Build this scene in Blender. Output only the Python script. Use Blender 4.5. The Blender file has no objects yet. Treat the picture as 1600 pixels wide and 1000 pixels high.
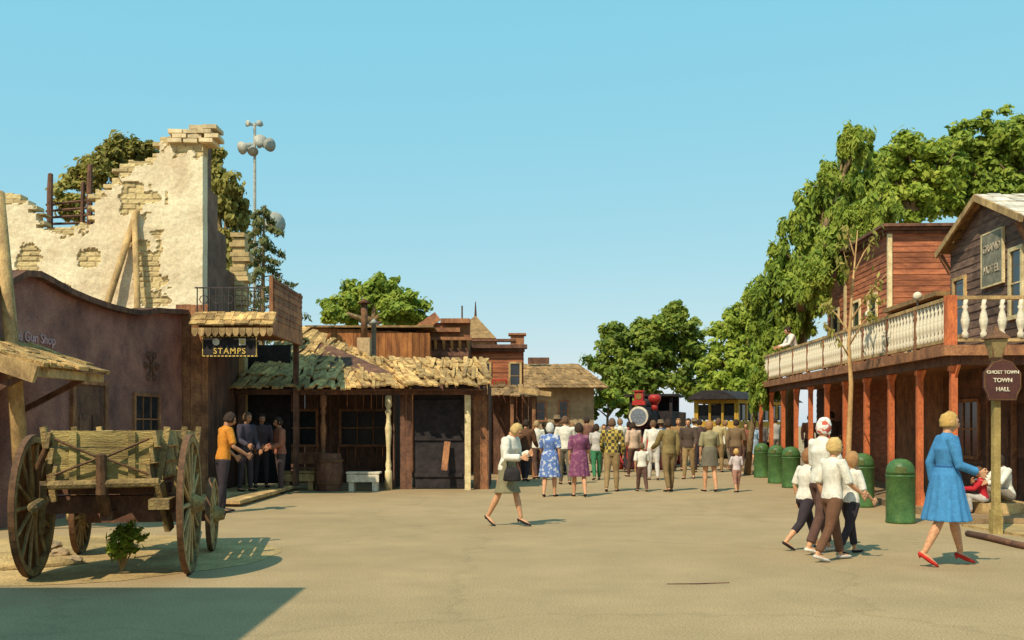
import bpy, bmesh, math, random
import numpy as np
from mathutils import Vector, Matrix, noise
random.seed(7); np.random.seed(7)
R=math.radians; S=bpy.context.scene; C=S.collection
F=1560.; HZ=664.; CH=1.58
def at(px,py,Y): return Vector(((px-800)/F*Y, Y, CH+(HZ-py)/F*Y))
def gp(px,py):
    Y=F*CH/(py-HZ); return Vector(((px-800)/F*Y,Y,0))
def V(*a): return Vector(a)
U=random.uniform
MW={}   # world matrices of roots
# ------------------------------------------------------------------ mesh builder
class MB:
    def __init__(s): s.v=[]; s.f=[]
    def add(s,vs,fs):
        o=len(s.v); s.v+=[tuple(v) for v in vs]; s.f+=[tuple(i+o for i in f) for f in fs]
    def obox(s,c,u,v,w,hu,hv,hw):
        c=Vector(c);u=Vector(u)*hu;v=Vector(v)*hv;w=Vector(w)*hw
        vs=[c+u*a+v*b+w*d for a in(-1,1) for b in(-1,1) for d in(-1,1)]
        s.add(vs,[(0,1,3,2),(4,6,7,5),(0,4,5,1),(2,3,7,6),(0,2,6,4),(1,5,7,3)])
    def box(s,x0,x1,y0,y1,z0,z1):
        s.obox(((x0+x1)/2,(y0+y1)/2,(z0+z1)/2),(1,0,0),(0,1,0),(0,0,1),(x1-x0)/2,(y1-y0)/2,(z1-z0)/2)
    def beam(s,a,b,w,h,up=(0,0,1)):
        a=Vector(a);b=Vector(b);d=(b-a);L=d.length;d.normalize();up=Vector(up)
        if abs(d.dot(up))>.98: up=V(0,1,0)
        x=d.cross(up).normalized(); z=x.cross(d)
        s.obox((a+b)/2,x,d,z,w/2,L/2,h/2)
    def tube(s,pts,rad,n=8,flat=1.0):
        pts=[Vector(p) for p in pts]; k=len(pts)
        if not hasattr(rad,'__len__'): rad=[rad]*k
        ref=None; rings=[]
        for i in range(k):
            t=(pts[min(i+1,k-1)]-pts[max(i-1,0)]).normalized()
            if ref is None:
                ref=V(1,0,0) if abs(t.x)<.9 else V(0,1,0)
            x=(ref-t*ref.dot(t)).normalized(); y=t.cross(x); ref=x
            rings.append([pts[i]+(x*math.cos(a)+y*math.sin(a)*flat)*rad[i] for a in [2*math.pi*j/n for j in range(n)]])
        t0=(pts[0]-pts[1]).normalized()*rad[0]*.5; t1=(pts[-1]-pts[-2]).normalized()*rad[-1]*.5
        vs=[v for r in rings for v in r]+[pts[0]+t0,pts[-1]+t1]
        fs=[]
        for i in range(k-1):
            for j in range(n):
                a=i*n+j;b=i*n+(j+1)%n; fs.append((a,b,b+n,a+n))
        for j in range(n):
            fs.append((k*n,(j+1)%n,j)); fs.append((k*n+1,(k-1)*n+j,(k-1)*n+(j+1)%n))
        s.add(vs,fs)
    def loft(s,rings):   # rings: list of vertex lists, same n
        n=len(rings[0]);k=len(rings); vs=[v for r in rings for v in r]
        c0=sum((Vector(v) for v in rings[0]),Vector())/n; c1=sum((Vector(v) for v in rings[-1]),Vector())/n
        vs+=[c0,c1]; fs=[]
        for i in range(k-1):
            for j in range(n):
                a=i*n+j;b=i*n+(j+1)%n; fs.append((a,b,b+n,a+n))
        for j in range(n):
            fs.append((k*n,(j+1)%n,j)); fs.append((k*n+1,(k-1)*n+j,(k-1)*n+(j+1)%n))
        s.add(vs,fs)
    def lathe(s,c,prof,n=16,M=None):
        c=Vector(c); M=M or Matrix.Identity(3)
        s.loft([[c+M@V(r*math.cos(2*math.pi*j/n),r*math.sin(2*math.pi*j/n),z) for j in range(n)] for r,z in prof])
    def prism(s,pts,vec):
        pts=[Vector(p) for p in pts];vec=Vector(vec);n=len(pts)
        nrm=Vector()
        for i in range(n): nrm+= (pts[i]-pts[0]).cross(pts[(i+1)%n]-pts[0])
        if nrm.dot(vec)>0: pts=pts[::-1]
        vs=pts+[p+vec for p in pts]
        fs=[tuple(range(n)),tuple(range(2*n-1,n-1,-1))]+[(i,n+i,n+(i+1)%n,(i+1)%n) for i in range(n)]
        s.add(vs,fs)
    def sphere(s,c,r,nu=12,nv=8,fn=None,M=None):
        rr=[]
        c=Vector(c)
        if not hasattr(r,'__len__'): r=(r,r,r)
        for i in range(nv+1):
            th=math.pi*(i+.001)/(nv+.002); row=[]
            for j in range(nu):
                ph=2*math.pi*j/nu
                v=V(math.sin(th)*math.cos(ph),math.sin(th)*math.sin(ph),-math.cos(th))
                if fn: v=fn(v)
                v=V(v.x*r[0],v.y*r[1],v.z*r[2])
                row.append(c+(M@v if M else v))
            rr.append(row)
        s.loft(rr)
    def build(s,name,m,parent=None,smooth=False,world=True):
        vs=s.v
        if parent is not None and world and parent.name in MW:
            inv=MW[parent.name].inverted(); vs=[inv@Vector(v) for v in vs]
        me=bpy.data.meshes.new(name); me.from_pydata([tuple(v) for v in vs],[],s.f); me.update()
        if m: me.materials.append(m)
        if smooth: me.polygons.foreach_set('use_smooth',[True]*len(me.polygons))
        o=bpy.data.objects.new(name,me); C.objects.link(o)
        if parent is not None:
            o.parent=parent
            if parent.name in MW: MW[o.name]=MW[parent.name]
        return o
def tag(o,label=None,cat=None,group=None,kind=None):
    if label:o['label']=label
    if cat:o['category']=cat
    if group:o['group']=group
    if kind:o['kind']=kind
    return o
def thing(name,label,cat,loc=(0,0,0),rz=0,group=None):
    o=bpy.data.objects.new(name,None); C.objects.link(o); o.location=loc; o.rotation_euler=(0,0,rz); o.empty_display_size=.2
    MW[o.name]=Matrix.Translation(Vector(loc))@Matrix.Rotation(rz,4,'Z')
    return tag(o,label,cat,group)
def copy_tree(o,parent=None):
    c=o.copy(); C.objects.link(c); c.parent=parent
    for ch in list(o.children): copy_tree(ch,c)
    return c
# ------------------------------------------------------------------ materials
def nmat(name):
    m=bpy.data.materials.new(name); m.use_nodes=True; nt=m.node_tree
    b=nt.nodes['Principled BSDF']; return m,nt,b
def mk(nt,t,**k):
    n=nt.nodes.new(t)
    for a,v in k.items(): setattr(n,a,v)
    return n
def mat(name,c1,c2=None,scale=6,st=(1,1,1),rough=.85,bump=.3,island=0.,metal=0.,fine=40.,grime=.25,bd=.01,spec=.3):
    m,nt,b=nmat(name); L=nt.links.new
    c2=c2 or tuple(x*.6 for x in c1)
    tc=mk(nt,'ShaderNodeTexCoord'); mp=mk(nt,'ShaderNodeMapping'); mp.inputs['Scale'].default_value=st
    L(tc.outputs['Object'],mp.inputs['Vector'])
    n1=mk(nt,'ShaderNodeTexNoise'); n1.inputs['Scale'].default_value=scale; n1.inputs['Detail'].default_value=8; n1.inputs['Roughness'].default_value=.65
    L(mp.outputs[0],n1.inputs['Vector'])
    n2=mk(nt,'ShaderNodeTexNoise'); n2.inputs['Scale'].default_value=fine; n2.inputs['Detail'].default_value=4
    L(mp.outputs[0],n2.inputs['Vector'])
    n3=mk(nt,'ShaderNodeTexNoise'); n3.inputs['Scale'].default_value=.8; n3.inputs['Detail'].default_value=5
    L(tc.outputs['Object'],n3.inputs['Vector'])
    r=mk(nt,'ShaderNodeValToRGB'); r.color_ramp.elements[0].position=.36; r.color_ramp.elements[1].position=.64
    r.color_ramp.elements[0].color=(*c2,1); r.color_ramp.elements[1].color=(*c1,1)
    L(n1.outputs[0],r.inputs[0])
    hsv=mk(nt,'ShaderNodeHueSaturation'); L(r.outputs[0],hsv.inputs['Color'])
    m1=mk(nt,'ShaderNodeMapRange'); m1.inputs['To Min'].default_value=1-grime; m1.inputs['To Max'].default_value=1+grime; m1.inputs['From Min'].default_value=.3;m1.inputs['From Max'].default_value=.7
    L(n3.outputs[0],m1.inputs['Value'])
    m2=mk(nt,'ShaderNodeMapRange'); m2.inputs['To Min'].default_value=.8; m2.inputs['To Max'].default_value=1.2; m2.inputs['From Min'].default_value=.3;m2.inputs['From Max'].default_value=.7
    L(n2.outputs[0],m2.inputs['Value'])
    mu=mk(nt,'ShaderNodeMath',operation='MULTIPLY'); L(m1.outputs[0],mu.inputs[0]); L(m2.outputs[0],mu.inputs[1]); out=mu
    if island:
        g=mk(nt,'ShaderNodeNewGeometry'); m3=mk(nt,'ShaderNodeMapRange'); m3.inputs['To Min'].default_value=1-island; m3.inputs['To Max'].default_value=1+island
        L(g.outputs['Random Per Island'],m3.inputs['Value'])
        mu2=mk(nt,'ShaderNodeMath',operation='MULTIPLY'); L(mu.outputs[0],mu2.inputs[0]); L(m3.outputs[0],mu2.inputs[1]); out=mu2
    L(out.outputs[0],hsv.inputs['Value']); L(hsv.outputs[0],b.inputs['Base Color'])
    b.inputs['Roughness'].default_value=rough; b.inputs['Metallic'].default_value=metal; b.inputs['Specular IOR Level'].default_value=spec
    if bump:
        bp=mk(nt,'ShaderNodeBump'); bp.inputs['Strength'].default_value=bump; bp.inputs['Distance'].default_value=bd
        ad=mk(nt,'ShaderNodeMath',operation='ADD'); L(n1.outputs[0],ad.inputs[0]); L(n2.outputs[0],ad.inputs[1]); L(ad.outputs[0],bp.inputs['Height']); L(bp.outputs[0],b.inputs['Normal'])
    return m
def leafmat(name,ca,cb,cc,yel=0.0):
    m,nt,b=nmat(name); L=nt.links.new
    g=mk(nt,'ShaderNodeNewGeometry'); tc=mk(nt,'ShaderNodeTexCoord')
    n=mk(nt,'ShaderNodeTexNoise'); n.inputs['Scale'].default_value=.7; n.inputs['Detail'].default_value=3; L(tc.outputs['Object'],n.inputs['Vector'])
    a=mk(nt,'ShaderNodeMath',operation='MULTIPLY_ADD'); a.inputs[1].default_value=.5; L(g.outputs['Random Per Island'],a.inputs[0])
    s=mk(nt,'ShaderNodeMapRange'); s.inputs['From Min'].default_value=.3; s.inputs['From Max'].default_value=.7; s.inputs['To Max'].default_value=.5; L(n.outputs[0],s.inputs['Value']); L(s.outputs[0],a.inputs[2])
    r=mk(nt,'ShaderNodeValToRGB'); e=r.color_ramp.elements; e[0].position=.15; e[0].color=(*ca,1); e[1].position=.9; e[1].color=(*cc,1); x=e.new(.5); x.color=(*cb,1)
    L(a.outputs[0],r.inputs[0]); L(r.outputs[0],b.inputs['Base Color']); b.inputs['Roughness'].default_value=.6; b.inputs['Specular IOR Level'].default_value=.25
    t=mk(nt,'ShaderNodeBsdfTranslucent'); L(r.outputs[0],t.inputs['Color']); mx=mk(nt,'ShaderNodeMixShader'); mx.inputs[0].default_value=.38
    o=nt.nodes['Material Output']; L(b.outputs[0],mx.inputs[1]); L(t.outputs[0],mx.inputs[2]); L(mx.outputs[0],o.inputs['Surface'])
    return m
M={}
M['oldwood']=mat('old_wood',(.50,.33,.14),(.22,.135,.06),4,(1,1,.6),island=.35,bump=.6)
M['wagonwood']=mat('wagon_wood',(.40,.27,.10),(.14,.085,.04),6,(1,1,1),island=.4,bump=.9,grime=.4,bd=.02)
M['shake']=mat('bark_shakes',(.62,.40,.15),(.25,.14,.055),5,(1,1,1),island=.4,bump=.8,bd=.03)
M['darkwood']=mat('dark_wood',(.17,.08,.046),(.075,.036,.026),5,(1,1,.5),island=.3,bump=.5)
M['brownwood']=mat('brown_wood',(.34,.15,.065),(.15,.064,.034),5,(1,1,.7),island=.3,bump=.5)
M['redwood']=mat('red_wood',(.62,.17,.055),(.34,.085,.035),5,(1,1,.4),island=.2,bump=.4)
M['redside']=mat('red_siding',(.44,.15,.065),(.21,.068,.035),4,(.6,.6,3),island=.25,bump=.4)
M['rustplank']=mat('rust_planks',(.46,.175,.05),(.17,.06,.022),4,(2,2,.4),island=.4,bump=.4)
M['white']=mat('white_paint',(.78,.70,.54),(.55,.47,.34),8,bump=.1)
M['cream']=mat('cream_paint',(.74,.60,.34),(.52,.40,.2),8,bump=.15)
M['mauve']=mat('maroon_plaster',(.33,.155,.115),(.19,.085,.072),2.5,bump=.6,bd=.03,grime=.35)
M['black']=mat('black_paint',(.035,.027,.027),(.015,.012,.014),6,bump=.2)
M['gold']=mat('gold_paint',(.72,.50,.12),(.5,.33,.08),10,bump=0)
M['iron']=mat('iron',(.06,.045,.04),(.03,.025,.025),10,rough=.6,bump=.2)
M['rust']=mat('rusty_iron',(.17,.08,.035),(.08,.04,.02),12,rough=.8,bump=.4)
M['grey']=mat('grey_metal',(.46,.45,.38),(.33,.32,.27),10,rough=.5,bump=.1)
M['green']=mat('green_paint',(.075,.155,.045),(.04,.10,.03),5,rough=.45,bump=.08,grime=.4)
M['brass']=mat('brass',(.30,.18,.05),(.2,.12,.03),8,rough=.5,metal=.3,bump=0)
M['red']=mat('red_paint',(.50,.035,.025),(.28,.02,.018),8,rough=.5,bump=.05)
M['yellow']=mat('yellow_paint',(.52,.31,.04),(.38,.21,.03),8,bump=.1)
M['glass']=mat('dark_glass',(.03,.035,.04),(.015,.018,.02),3,rough=.15,bump=0,spec=.6)
M['bark']=mat('bark',(.30,.20,.10),(.15,.10,.05),8,(1,1,.3),bump=.8,bd=.03)
M['palebark']=mat('pale_bark',(.58,.35,.15),(.34,.20,.08),6,(1,1,.4),bump=.5)
M['stone']=mat('stone',(.42,.30,.17),(.25,.18,.11),5,bump=.6,bd=.02)
M['dirt']=mat('dirt',(.48,.33,.14),(.31,.21,.09),3,bump=.8,bd=.03,fine=25)
M['pave']=mat('dusty_boards',(.31,.20,.10),(.19,.12,.06),4,bump=.4)
M['shingle']=mat('wood_shingle',(.33,.195,.08),(.17,.10,.042),6,island=.35,bump=.5)
M['paleroof']=mat('pale_shingle',(.64,.57,.47),(.45,.39,.31),6,island=.2,bump=.4)
M['skin']=mat('skin',(.60,.31,.17),(.54,.27,.14),12,rough=.6,bump=0,grime=.05)
M['skin2']=mat('tan_skin',(.46,.22,.115),(.40,.18,.095),12,rough=.6,bump=0,grime=.05)
M['leafdark']=leafmat('leaves_dark',(.065,.115,.018),(.18,.25,.035),(.34,.38,.06))
M['leafmid']=leafmat('leaves_mid',(.10,.165,.02),(.25,.33,.04),(.42,.46,.07))
M['leafolive']=leafmat('leaves_olive',(.14,.13,.026),(.31,.275,.06),(.46,.39,.10))
M['leafpine']=leafmat('leaves_conifer',(.075,.09,.03),(.16,.175,.055),(.26,.25,.09))
M['leafbright']=leafmat('leaves_bright',(.14,.21,.02),(.30,.38,.04),(.48,.50,.08))
def ground_mat():
    m,nt,b=nmat('worn_asphalt'); L=nt.links.new
    tc=mk(nt,'ShaderNodeTexCoord')
    def nz(sc,d=6,st=None):
        n=mk(nt,'ShaderNodeTexNoise'); n.inputs['Scale'].default_value=sc; n.inputs['Detail'].default_value=d; n.inputs['Roughness'].default_value=.6
        if st:
            mp=mk(nt,'ShaderNodeMapping'); mp.inputs['Scale'].default_value=st; L(tc.outputs['Object'],mp.inputs[0]); L(mp.outputs[0],n.inputs['Vector'])
        else: L(tc.outputs['Object'],n.inputs['Vector'])
        return n
    big=nz(.22,5,(.6,1.6,1)); mid=nz(1.3,7); fine=nz(55,3)
    r=mk(nt,'ShaderNodeValToRGB'); e=r.color_ramp.elements; e[0].position=.30; e[0].color=(.315,.222,.118,1); e[1].position=.70; e[1].color=(.385,.272,.145,1)
    L(big.outputs[0],r.inputs[0])
    h=mk(nt,'ShaderNodeHueSaturation'); L(r.outputs[0],h.inputs['Color'])
    a=mk(nt,'ShaderNodeMapRange'); a.inputs['From Min'].default_value=.3;a.inputs['From Max'].default_value=.7;a.inputs['To Min'].default_value=.9;a.inputs['To Max'].default_value=1.09; L(mid.outputs[0],a.inputs['Value'])
    c=mk(nt,'ShaderNodeMapRange'); c.inputs['From Min'].default_value=.3;c.inputs['From Max'].default_value=.7;c.inputs['To Min'].default_value=.66;c.inputs['To Max'].default_value=1.34; L(fine.outputs[0],c.inputs['Value'])
    mu=mk(nt,'ShaderNodeMath',operation='MULTIPLY'); L(a.outputs[0],mu.inputs[0]);L(c.outputs[0],mu.inputs[1])
    vo=mk(nt,'ShaderNodeTexVoronoi',feature='DISTANCE_TO_EDGE'); vo.inputs['Scale'].default_value=.2
    wn=mk(nt,'ShaderNodeVectorMath',operation='ADD'); L(tc.outputs['Object'],wn.inputs[0]); sc=mk(nt,'ShaderNodeVectorMath',operation='SCALE'); sc.inputs['Scale'].default_value=1.2; L(mid.outputs['Color'],sc.inputs[0]); L(sc.outputs[0],wn.inputs[1]); L(wn.outputs[0],vo.inputs['Vector'])
    cr=mk(nt,'ShaderNodeMapRange'); cr.inputs['From Max'].default_value=.012; cr.inputs['To Min'].default_value=.88; L(vo.outputs['Distance'],cr.inputs['Value'])
    mu2=mk(nt,'ShaderNodeMath',operation='MULTIPLY'); L(mu.outputs[0],mu2.inputs[0]);L(cr.outputs[0],mu2.inputs[1])
    L(mu2.outputs[0],h.inputs['Value']); L(h.outputs[0],b.inputs['Base Color']); b.inputs['Roughness'].default_value=.9; b.inputs['Specular IOR Level'].default_value=.2
    bp=mk(nt,'ShaderNodeBump'); bp.inputs['Strength'].default_value=.6; bp.inputs['Distance'].default_value=.012; L(fine.outputs[0],bp.inputs['Height']); L(bp.outputs[0],b.inputs['Normal'])
    return m
CL={}
def cloth(c,pat=None,c2=None):
    k=(c,pat,c2)
    if k in CL: return CL[k]
    m=mat('cloth',c,tuple(x*.75 for x in c),14,bump=.4,rough=.9,grime=.15,fine=90)
    if pat:
        nt=m.node_tree; b=nt.nodes['Principled BSDF']; L=nt.links.new; tc=mk(nt,'ShaderNodeTexCoord')
        mx=mk(nt,'ShaderNodeMix',data_type='RGBA'); mx.inputs[6].default_value=(*c,1); mx.inputs[7].default_value=(*c2,1)
        if pat=='plaid':
            ck=mk(nt,'ShaderNodeTexChecker'); ck.inputs['Scale'].default_value=13; L(tc.outputs['Object'],ck.inputs['Vector']); L(ck.outputs['Fac'],mx.inputs[0])
        else:
            n=mk(nt,'ShaderNodeTexNoise'); n.inputs['Scale'].default_value=14; n.inputs['Detail'].default_value=1; L(tc.outputs['Object'],n.inputs['Vector'])
            r=mk(nt,'ShaderNodeMapRange'); r.inputs['From Min'].default_value=.52; r.inputs['From Max'].default_value=.58; L(n.outputs[0],r.inputs['Value']); L(r.outputs[0],mx.inputs[0])
        L(mx.outputs[2],b.inputs['Base Color'])
    CL[k]=m; return m
# ------------------------------------------------------------------ building helpers
def planks(mb,a,b,z0,z1,n,vertical=False,w=.18,t=.03,jit=.008,ztop=None):
    a=Vector((a[0],a[1],0)); b=Vector((b[0],b[1],0)); u=(b-a); L=u.length; u.normalize(); n=Vector((n[0],n[1],0)).normalized()
    if vertical:
        x=0
        while x<L-1e-3:
            ww=min(w*U(.75,1.25),L-x); zt=(ztop(x+ww/2) if ztop else z1)+U(-1,1)*jit*2
            mb.obox(a+u*(x+ww/2)+n*(t/2+U(0,jit))+V(0,0,(z0+zt)/2),u,n,(0,0,1),ww/2-.004,t/2,(zt-z0)/2); x+=ww
    else:
        z=z0
        while z<z1-1e-3:
            ww=min(w*U(.92,1.08),z1-z); x=0
            while x<L-1e-3:
                l=min(U(1.6,3.4),L-x)
                if L-x-l<.5: l=L-x
                up=(V(0,0,1)+n*(-.09)).normalized()
                mb.obox(a+u*(x+l/2)+n*(t/2+U(0,jit))+V(0,0,z+ww/2),u,up.cross(u).normalized(),up,l/2-.003,t/2,ww/2+.004); x+=l
            z+=ww
def shakes(mb,e0,e1,r0,r1,rows,w=.16,t=.03,over=1.5,jit=.03,ragged=.12,skew=.08):
    e0,e1,r0,r1=map(Vector,(e0,e1,r0,r1))
    for i in range(rows):
        v0=i/rows; A=e0.lerp(r0,v0);B=e1.lerp(r1,v0);A2=e0.lerp(r0,min(1,v0+over/rows));B2=e1.lerp(r1,min(1,v0+over/rows))
        L=(B-A).length; x=0
        while x<L:
            ww=w*U(.5,1.5); q0=min(1,x/L);q1=min(1,(x+ww)/L); q=(q0+q1)/2
            p=A.lerp(B,q);p2=A2.lerp(B2,q); d=(p2-p); l=d.length
            if l<.05: break
            d.normalize(); u=(B-A).normalized(); nn=u.cross(d).normalized()
            if nn.z<0: nn=-nn
            d=(d+nn*U(-.07,.03)+u*U(-skew,skew)).normalized(); nn=u.cross(d).normalized(); nn=nn if nn.z>0 else -nn
            dr=U(0,ragged)
            mb.obox(p+d*(l/2-dr/2)+nn*(.01+U(0,jit)+.012*(i%2)),u,d,nn,ww/2*.97,l/2+dr/2,t/2*U(.6,1.4)); x+=ww
def window(parent,c,u,n,w,h,fm,bars=(1,1),t=.05,fw=.07,name='window'):
    c=Vector(c);u=Vector(u).normalized();n=Vector(n).normalized(); z=V(0,0,1)
    m=MB()
    m.obox(c+z*(h/2+fw/2)+n*t/2,u,n,z,w/2+fw,t/2,fw/2); m.obox(c-z*(h/2+fw/2)+n*t*.7,u,n,z,w/2+fw*1.4,t*.7,fw/2)
    for s in(-1,1): m.obox(c+u*s*(w/2+fw/2)+n*t/2,u,n,z,fw/2,t/2,h/2)
    for i in range(bars[0]): m.obox(c+u*(-w/2+w*(i+1)/(bars[0]+1))+n*t*.35,u,n,z,.014,t*.3,h/2)
    for i in range(bars[1]): m.obox(c+z*(-h/2+h*(i+1)/(bars[1]+1))+n*t*.36,u,n,z,w/2,t*.28,.014)
    f=m.build(name,fm,parent)
    g=MB(); g.obox(c+n*.006,u,n,z,w/2,.006,h/2); g.build('pane',M['glass'],f); return f
def door(parent,c,u,n,w,h,fm,dm):
    c=Vector(c);u=Vector(u).normalized();n=Vector(n).normalized(); z=V(0,0,1); m=MB()
    m.obox(c+z*.0+n*.02,u,n,z,w/2,.02,h/2)
    for i in(-1,1):
        for k in(-.5,.22): m.obox(c+u*i*w*.22+z*h*k*.5+n*.05,u,n,z,w*.16,.012,h*.14)
    d=m.build('door',dm,parent); f=MB()
    for s in(-1,1): f.obox(c+u*s*(w/2+.05)+n*.035,u,n,z,.05,.035,h/2)
    f.obox(c+z*(h/2+.05)+n*.035,u,n,z,w/2+.1,.035,.05); f.build('frame',fm,d)
    k=MB(); k.sphere(c+u*w*.4+n*.07,.03,8,6); k.build('handle',M['brass'],d,True)
def text(s,size,c,u,n,m,parent,name='lettering',ext=.006,spacing=1.0):
    cu=bpy.data.curves.new('t','FONT'); cu.body=s; cu.size=size; cu.align_x='CENTER'; cu.align_y='CENTER'; cu.extrude=ext; cu.space_character=spacing; cu.offset=size*.012
    o=bpy.data.objects.new('t',cu); C.objects.link(o); bpy.context.view_layer.update()
    me=bpy.data.meshes.new_from_object(o); bpy.data.objects.remove(o)
    u=Vector(u).normalized();n=Vector(n).normalized();w=n.cross(u)
    T=Matrix(((u.x,w.x,n.x,c[0]),(u.y,w.y,n.y,c[1]),(u.z,w.z,n.z,c[2]),(0,0,0,1)))
    if parent is not None and parent.name in MW: T=MW[parent.name].inverted()@T
    me.transform(T); me.name=name; me.materials.clear(); me.materials.append(m)
    q=bpy.data.objects.new(name,me); C.objects.link(q); q.parent=parent; return q
# ------------------------------------------------------------------ trees
def leafmesh(name,clumps,m,parent,size=.14,droop=0.,aspect=1.8,seed=1):
    rs=np.random.RandomState(seed); P=[];
    for c,r,n in clumps:
        d=rs.normal(size=(n,3)); d/=np.linalg.norm(d,axis=1)[:,None]+1e-9
        rad=np.minimum(np.abs(rs.normal(0,.66,(n,1)))+.12,1.9); p=np.array(c)+d*rad*np.array(r)
        nn=d+rs.normal(size=(n,3))*.5+np.array([-.18,-.3,.55]); P.append(np.hstack([p,nn]))
    P=np.vstack(P); n=len(P); p=P[:,:3]; nn=P[:,3:]
    if droop: nn[:,2]*=.6
    nn/=np.linalg.norm(nn,axis=1)[:,None]+1e-9
    t=rs.normal(size=(n,3)); t[:,2]-=droop*3
    t-=nn*(t*nn).sum(1)[:,None]; t/=np.linalg.norm(t,axis=1)[:,None]+1e-9; b=np.cross(nn,t)
    s=size*rs.uniform(.5,1.3,(n,1)); t*=s*aspect*.5; b*=s*.5
    tip=nn*s*.12
    vs=np.stack([p-t,p+b+tip,p+t,p-b+tip],1).reshape(-1,3)
    if parent is not None and parent.name in MW:
        inv=np.array(MW[parent.name].inverted()); vs=vs@inv[:3,:3].T+inv[:3,3]
    me=bpy.data.meshes.new(name); me.vertices.add(4*n); me.vertices.foreach_set('co',vs.ravel()); me.loops.add(4*n); me.loops.foreach_set('vertex_index',np.arange(4*n,dtype=np.int32)); me.polygons.add(n); me.polygons.foreach_set('loop_start',np.arange(0,4*n,4,dtype=np.int32)); me.polygons.foreach_set('loop_total',np.full(n,4,dtype=np.int32)); me.update(calc_edges=True); me.materials.append(m)
    o=bpy.data.objects.new(name,me); C.objects.link(o); o.parent=parent; return o
def tree(name,label,base,lobes,m,tr=.2,bm='bark',group=None,size=.16,nc=26,nl=170,cr=.42,droop=0.,aspect=1.8,seed=1,hang=None,cat='tree'):
    rnd=random.Random(seed); base=Vector(base)
    root=thing(name,label,cat,base,0,group)
    cl=[]
    for c,r in lobes:
        c=Vector(c); R_=max(r)
        for i in range(nc):
            d=V(rnd.gauss(0,1),rnd.gauss(0,1),rnd.gauss(0,1)).normalized(); q=rnd.uniform(.35,1.1)
            p=c+V(d.x*r[0]*q,d.y*r[1]*q,d.z*r[2]*q); k=cr*R_*rnd.uniform(.35,1.0)*.75
            rr=(k,k,k*.7) if not hang else (k*.5,k*.5,k*hang)
            cl.append((p,rr,int(nl*rnd.uniform(.5,1.3))))
    leafmesh('crown',cl,M[m],root,size,droop,aspect,seed)
    t=MB(); cen=sum((Vector(c) for c,_ in lobes),Vector())/len(lobes)
    low=min(c[2]-r[2] for c,r in lobes); fork=base.lerp(V(cen.x,cen.y,base.z),.5)+V(0,0,max(.5,(low+ (cen.z-low)*.35)-base.z))
    mid=base.lerp(fork,.5)+V(rnd.uniform(-.1,.1),rnd.uniform(-.1,.1),0)
    t.tube([base-V(0,0,.05),mid,fork],[tr*1.15,tr*.9,tr*.75],9)
    for c,r in lobes:
        c=Vector(c); m1=fork.lerp(c,.5)+V(rnd.uniform(-.3,.3),rnd.uniform(-.3,.3),rnd.uniform(0,.3))
        t.tube([fork-V(0,0,.1),m1,c],[tr*.6,tr*.35,tr*.15],6)
        for k in range(4):
            e=c+V(rnd.uniform(-1,1)*r[0],rnd.uniform(-1,1)*r[1],rnd.uniform(-.2,1)*r[2])*.7; t.tube([m1.lerp(c,rnd.random()),e],[tr*.22,tr*.06],5)
    t.build('trunk',M[bm],root,True); return root
def lobes_px(Y,L,depth=.8):
    out=[]
    for px,py,rx,ry in L:
        dy=random.uniform(-1,1)*.6; p=at(px,py,Y+dy); k=Y/F; out.append((p,(rx*k,(rx+ry)/2*k*depth,ry*k)))
    return out
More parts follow.
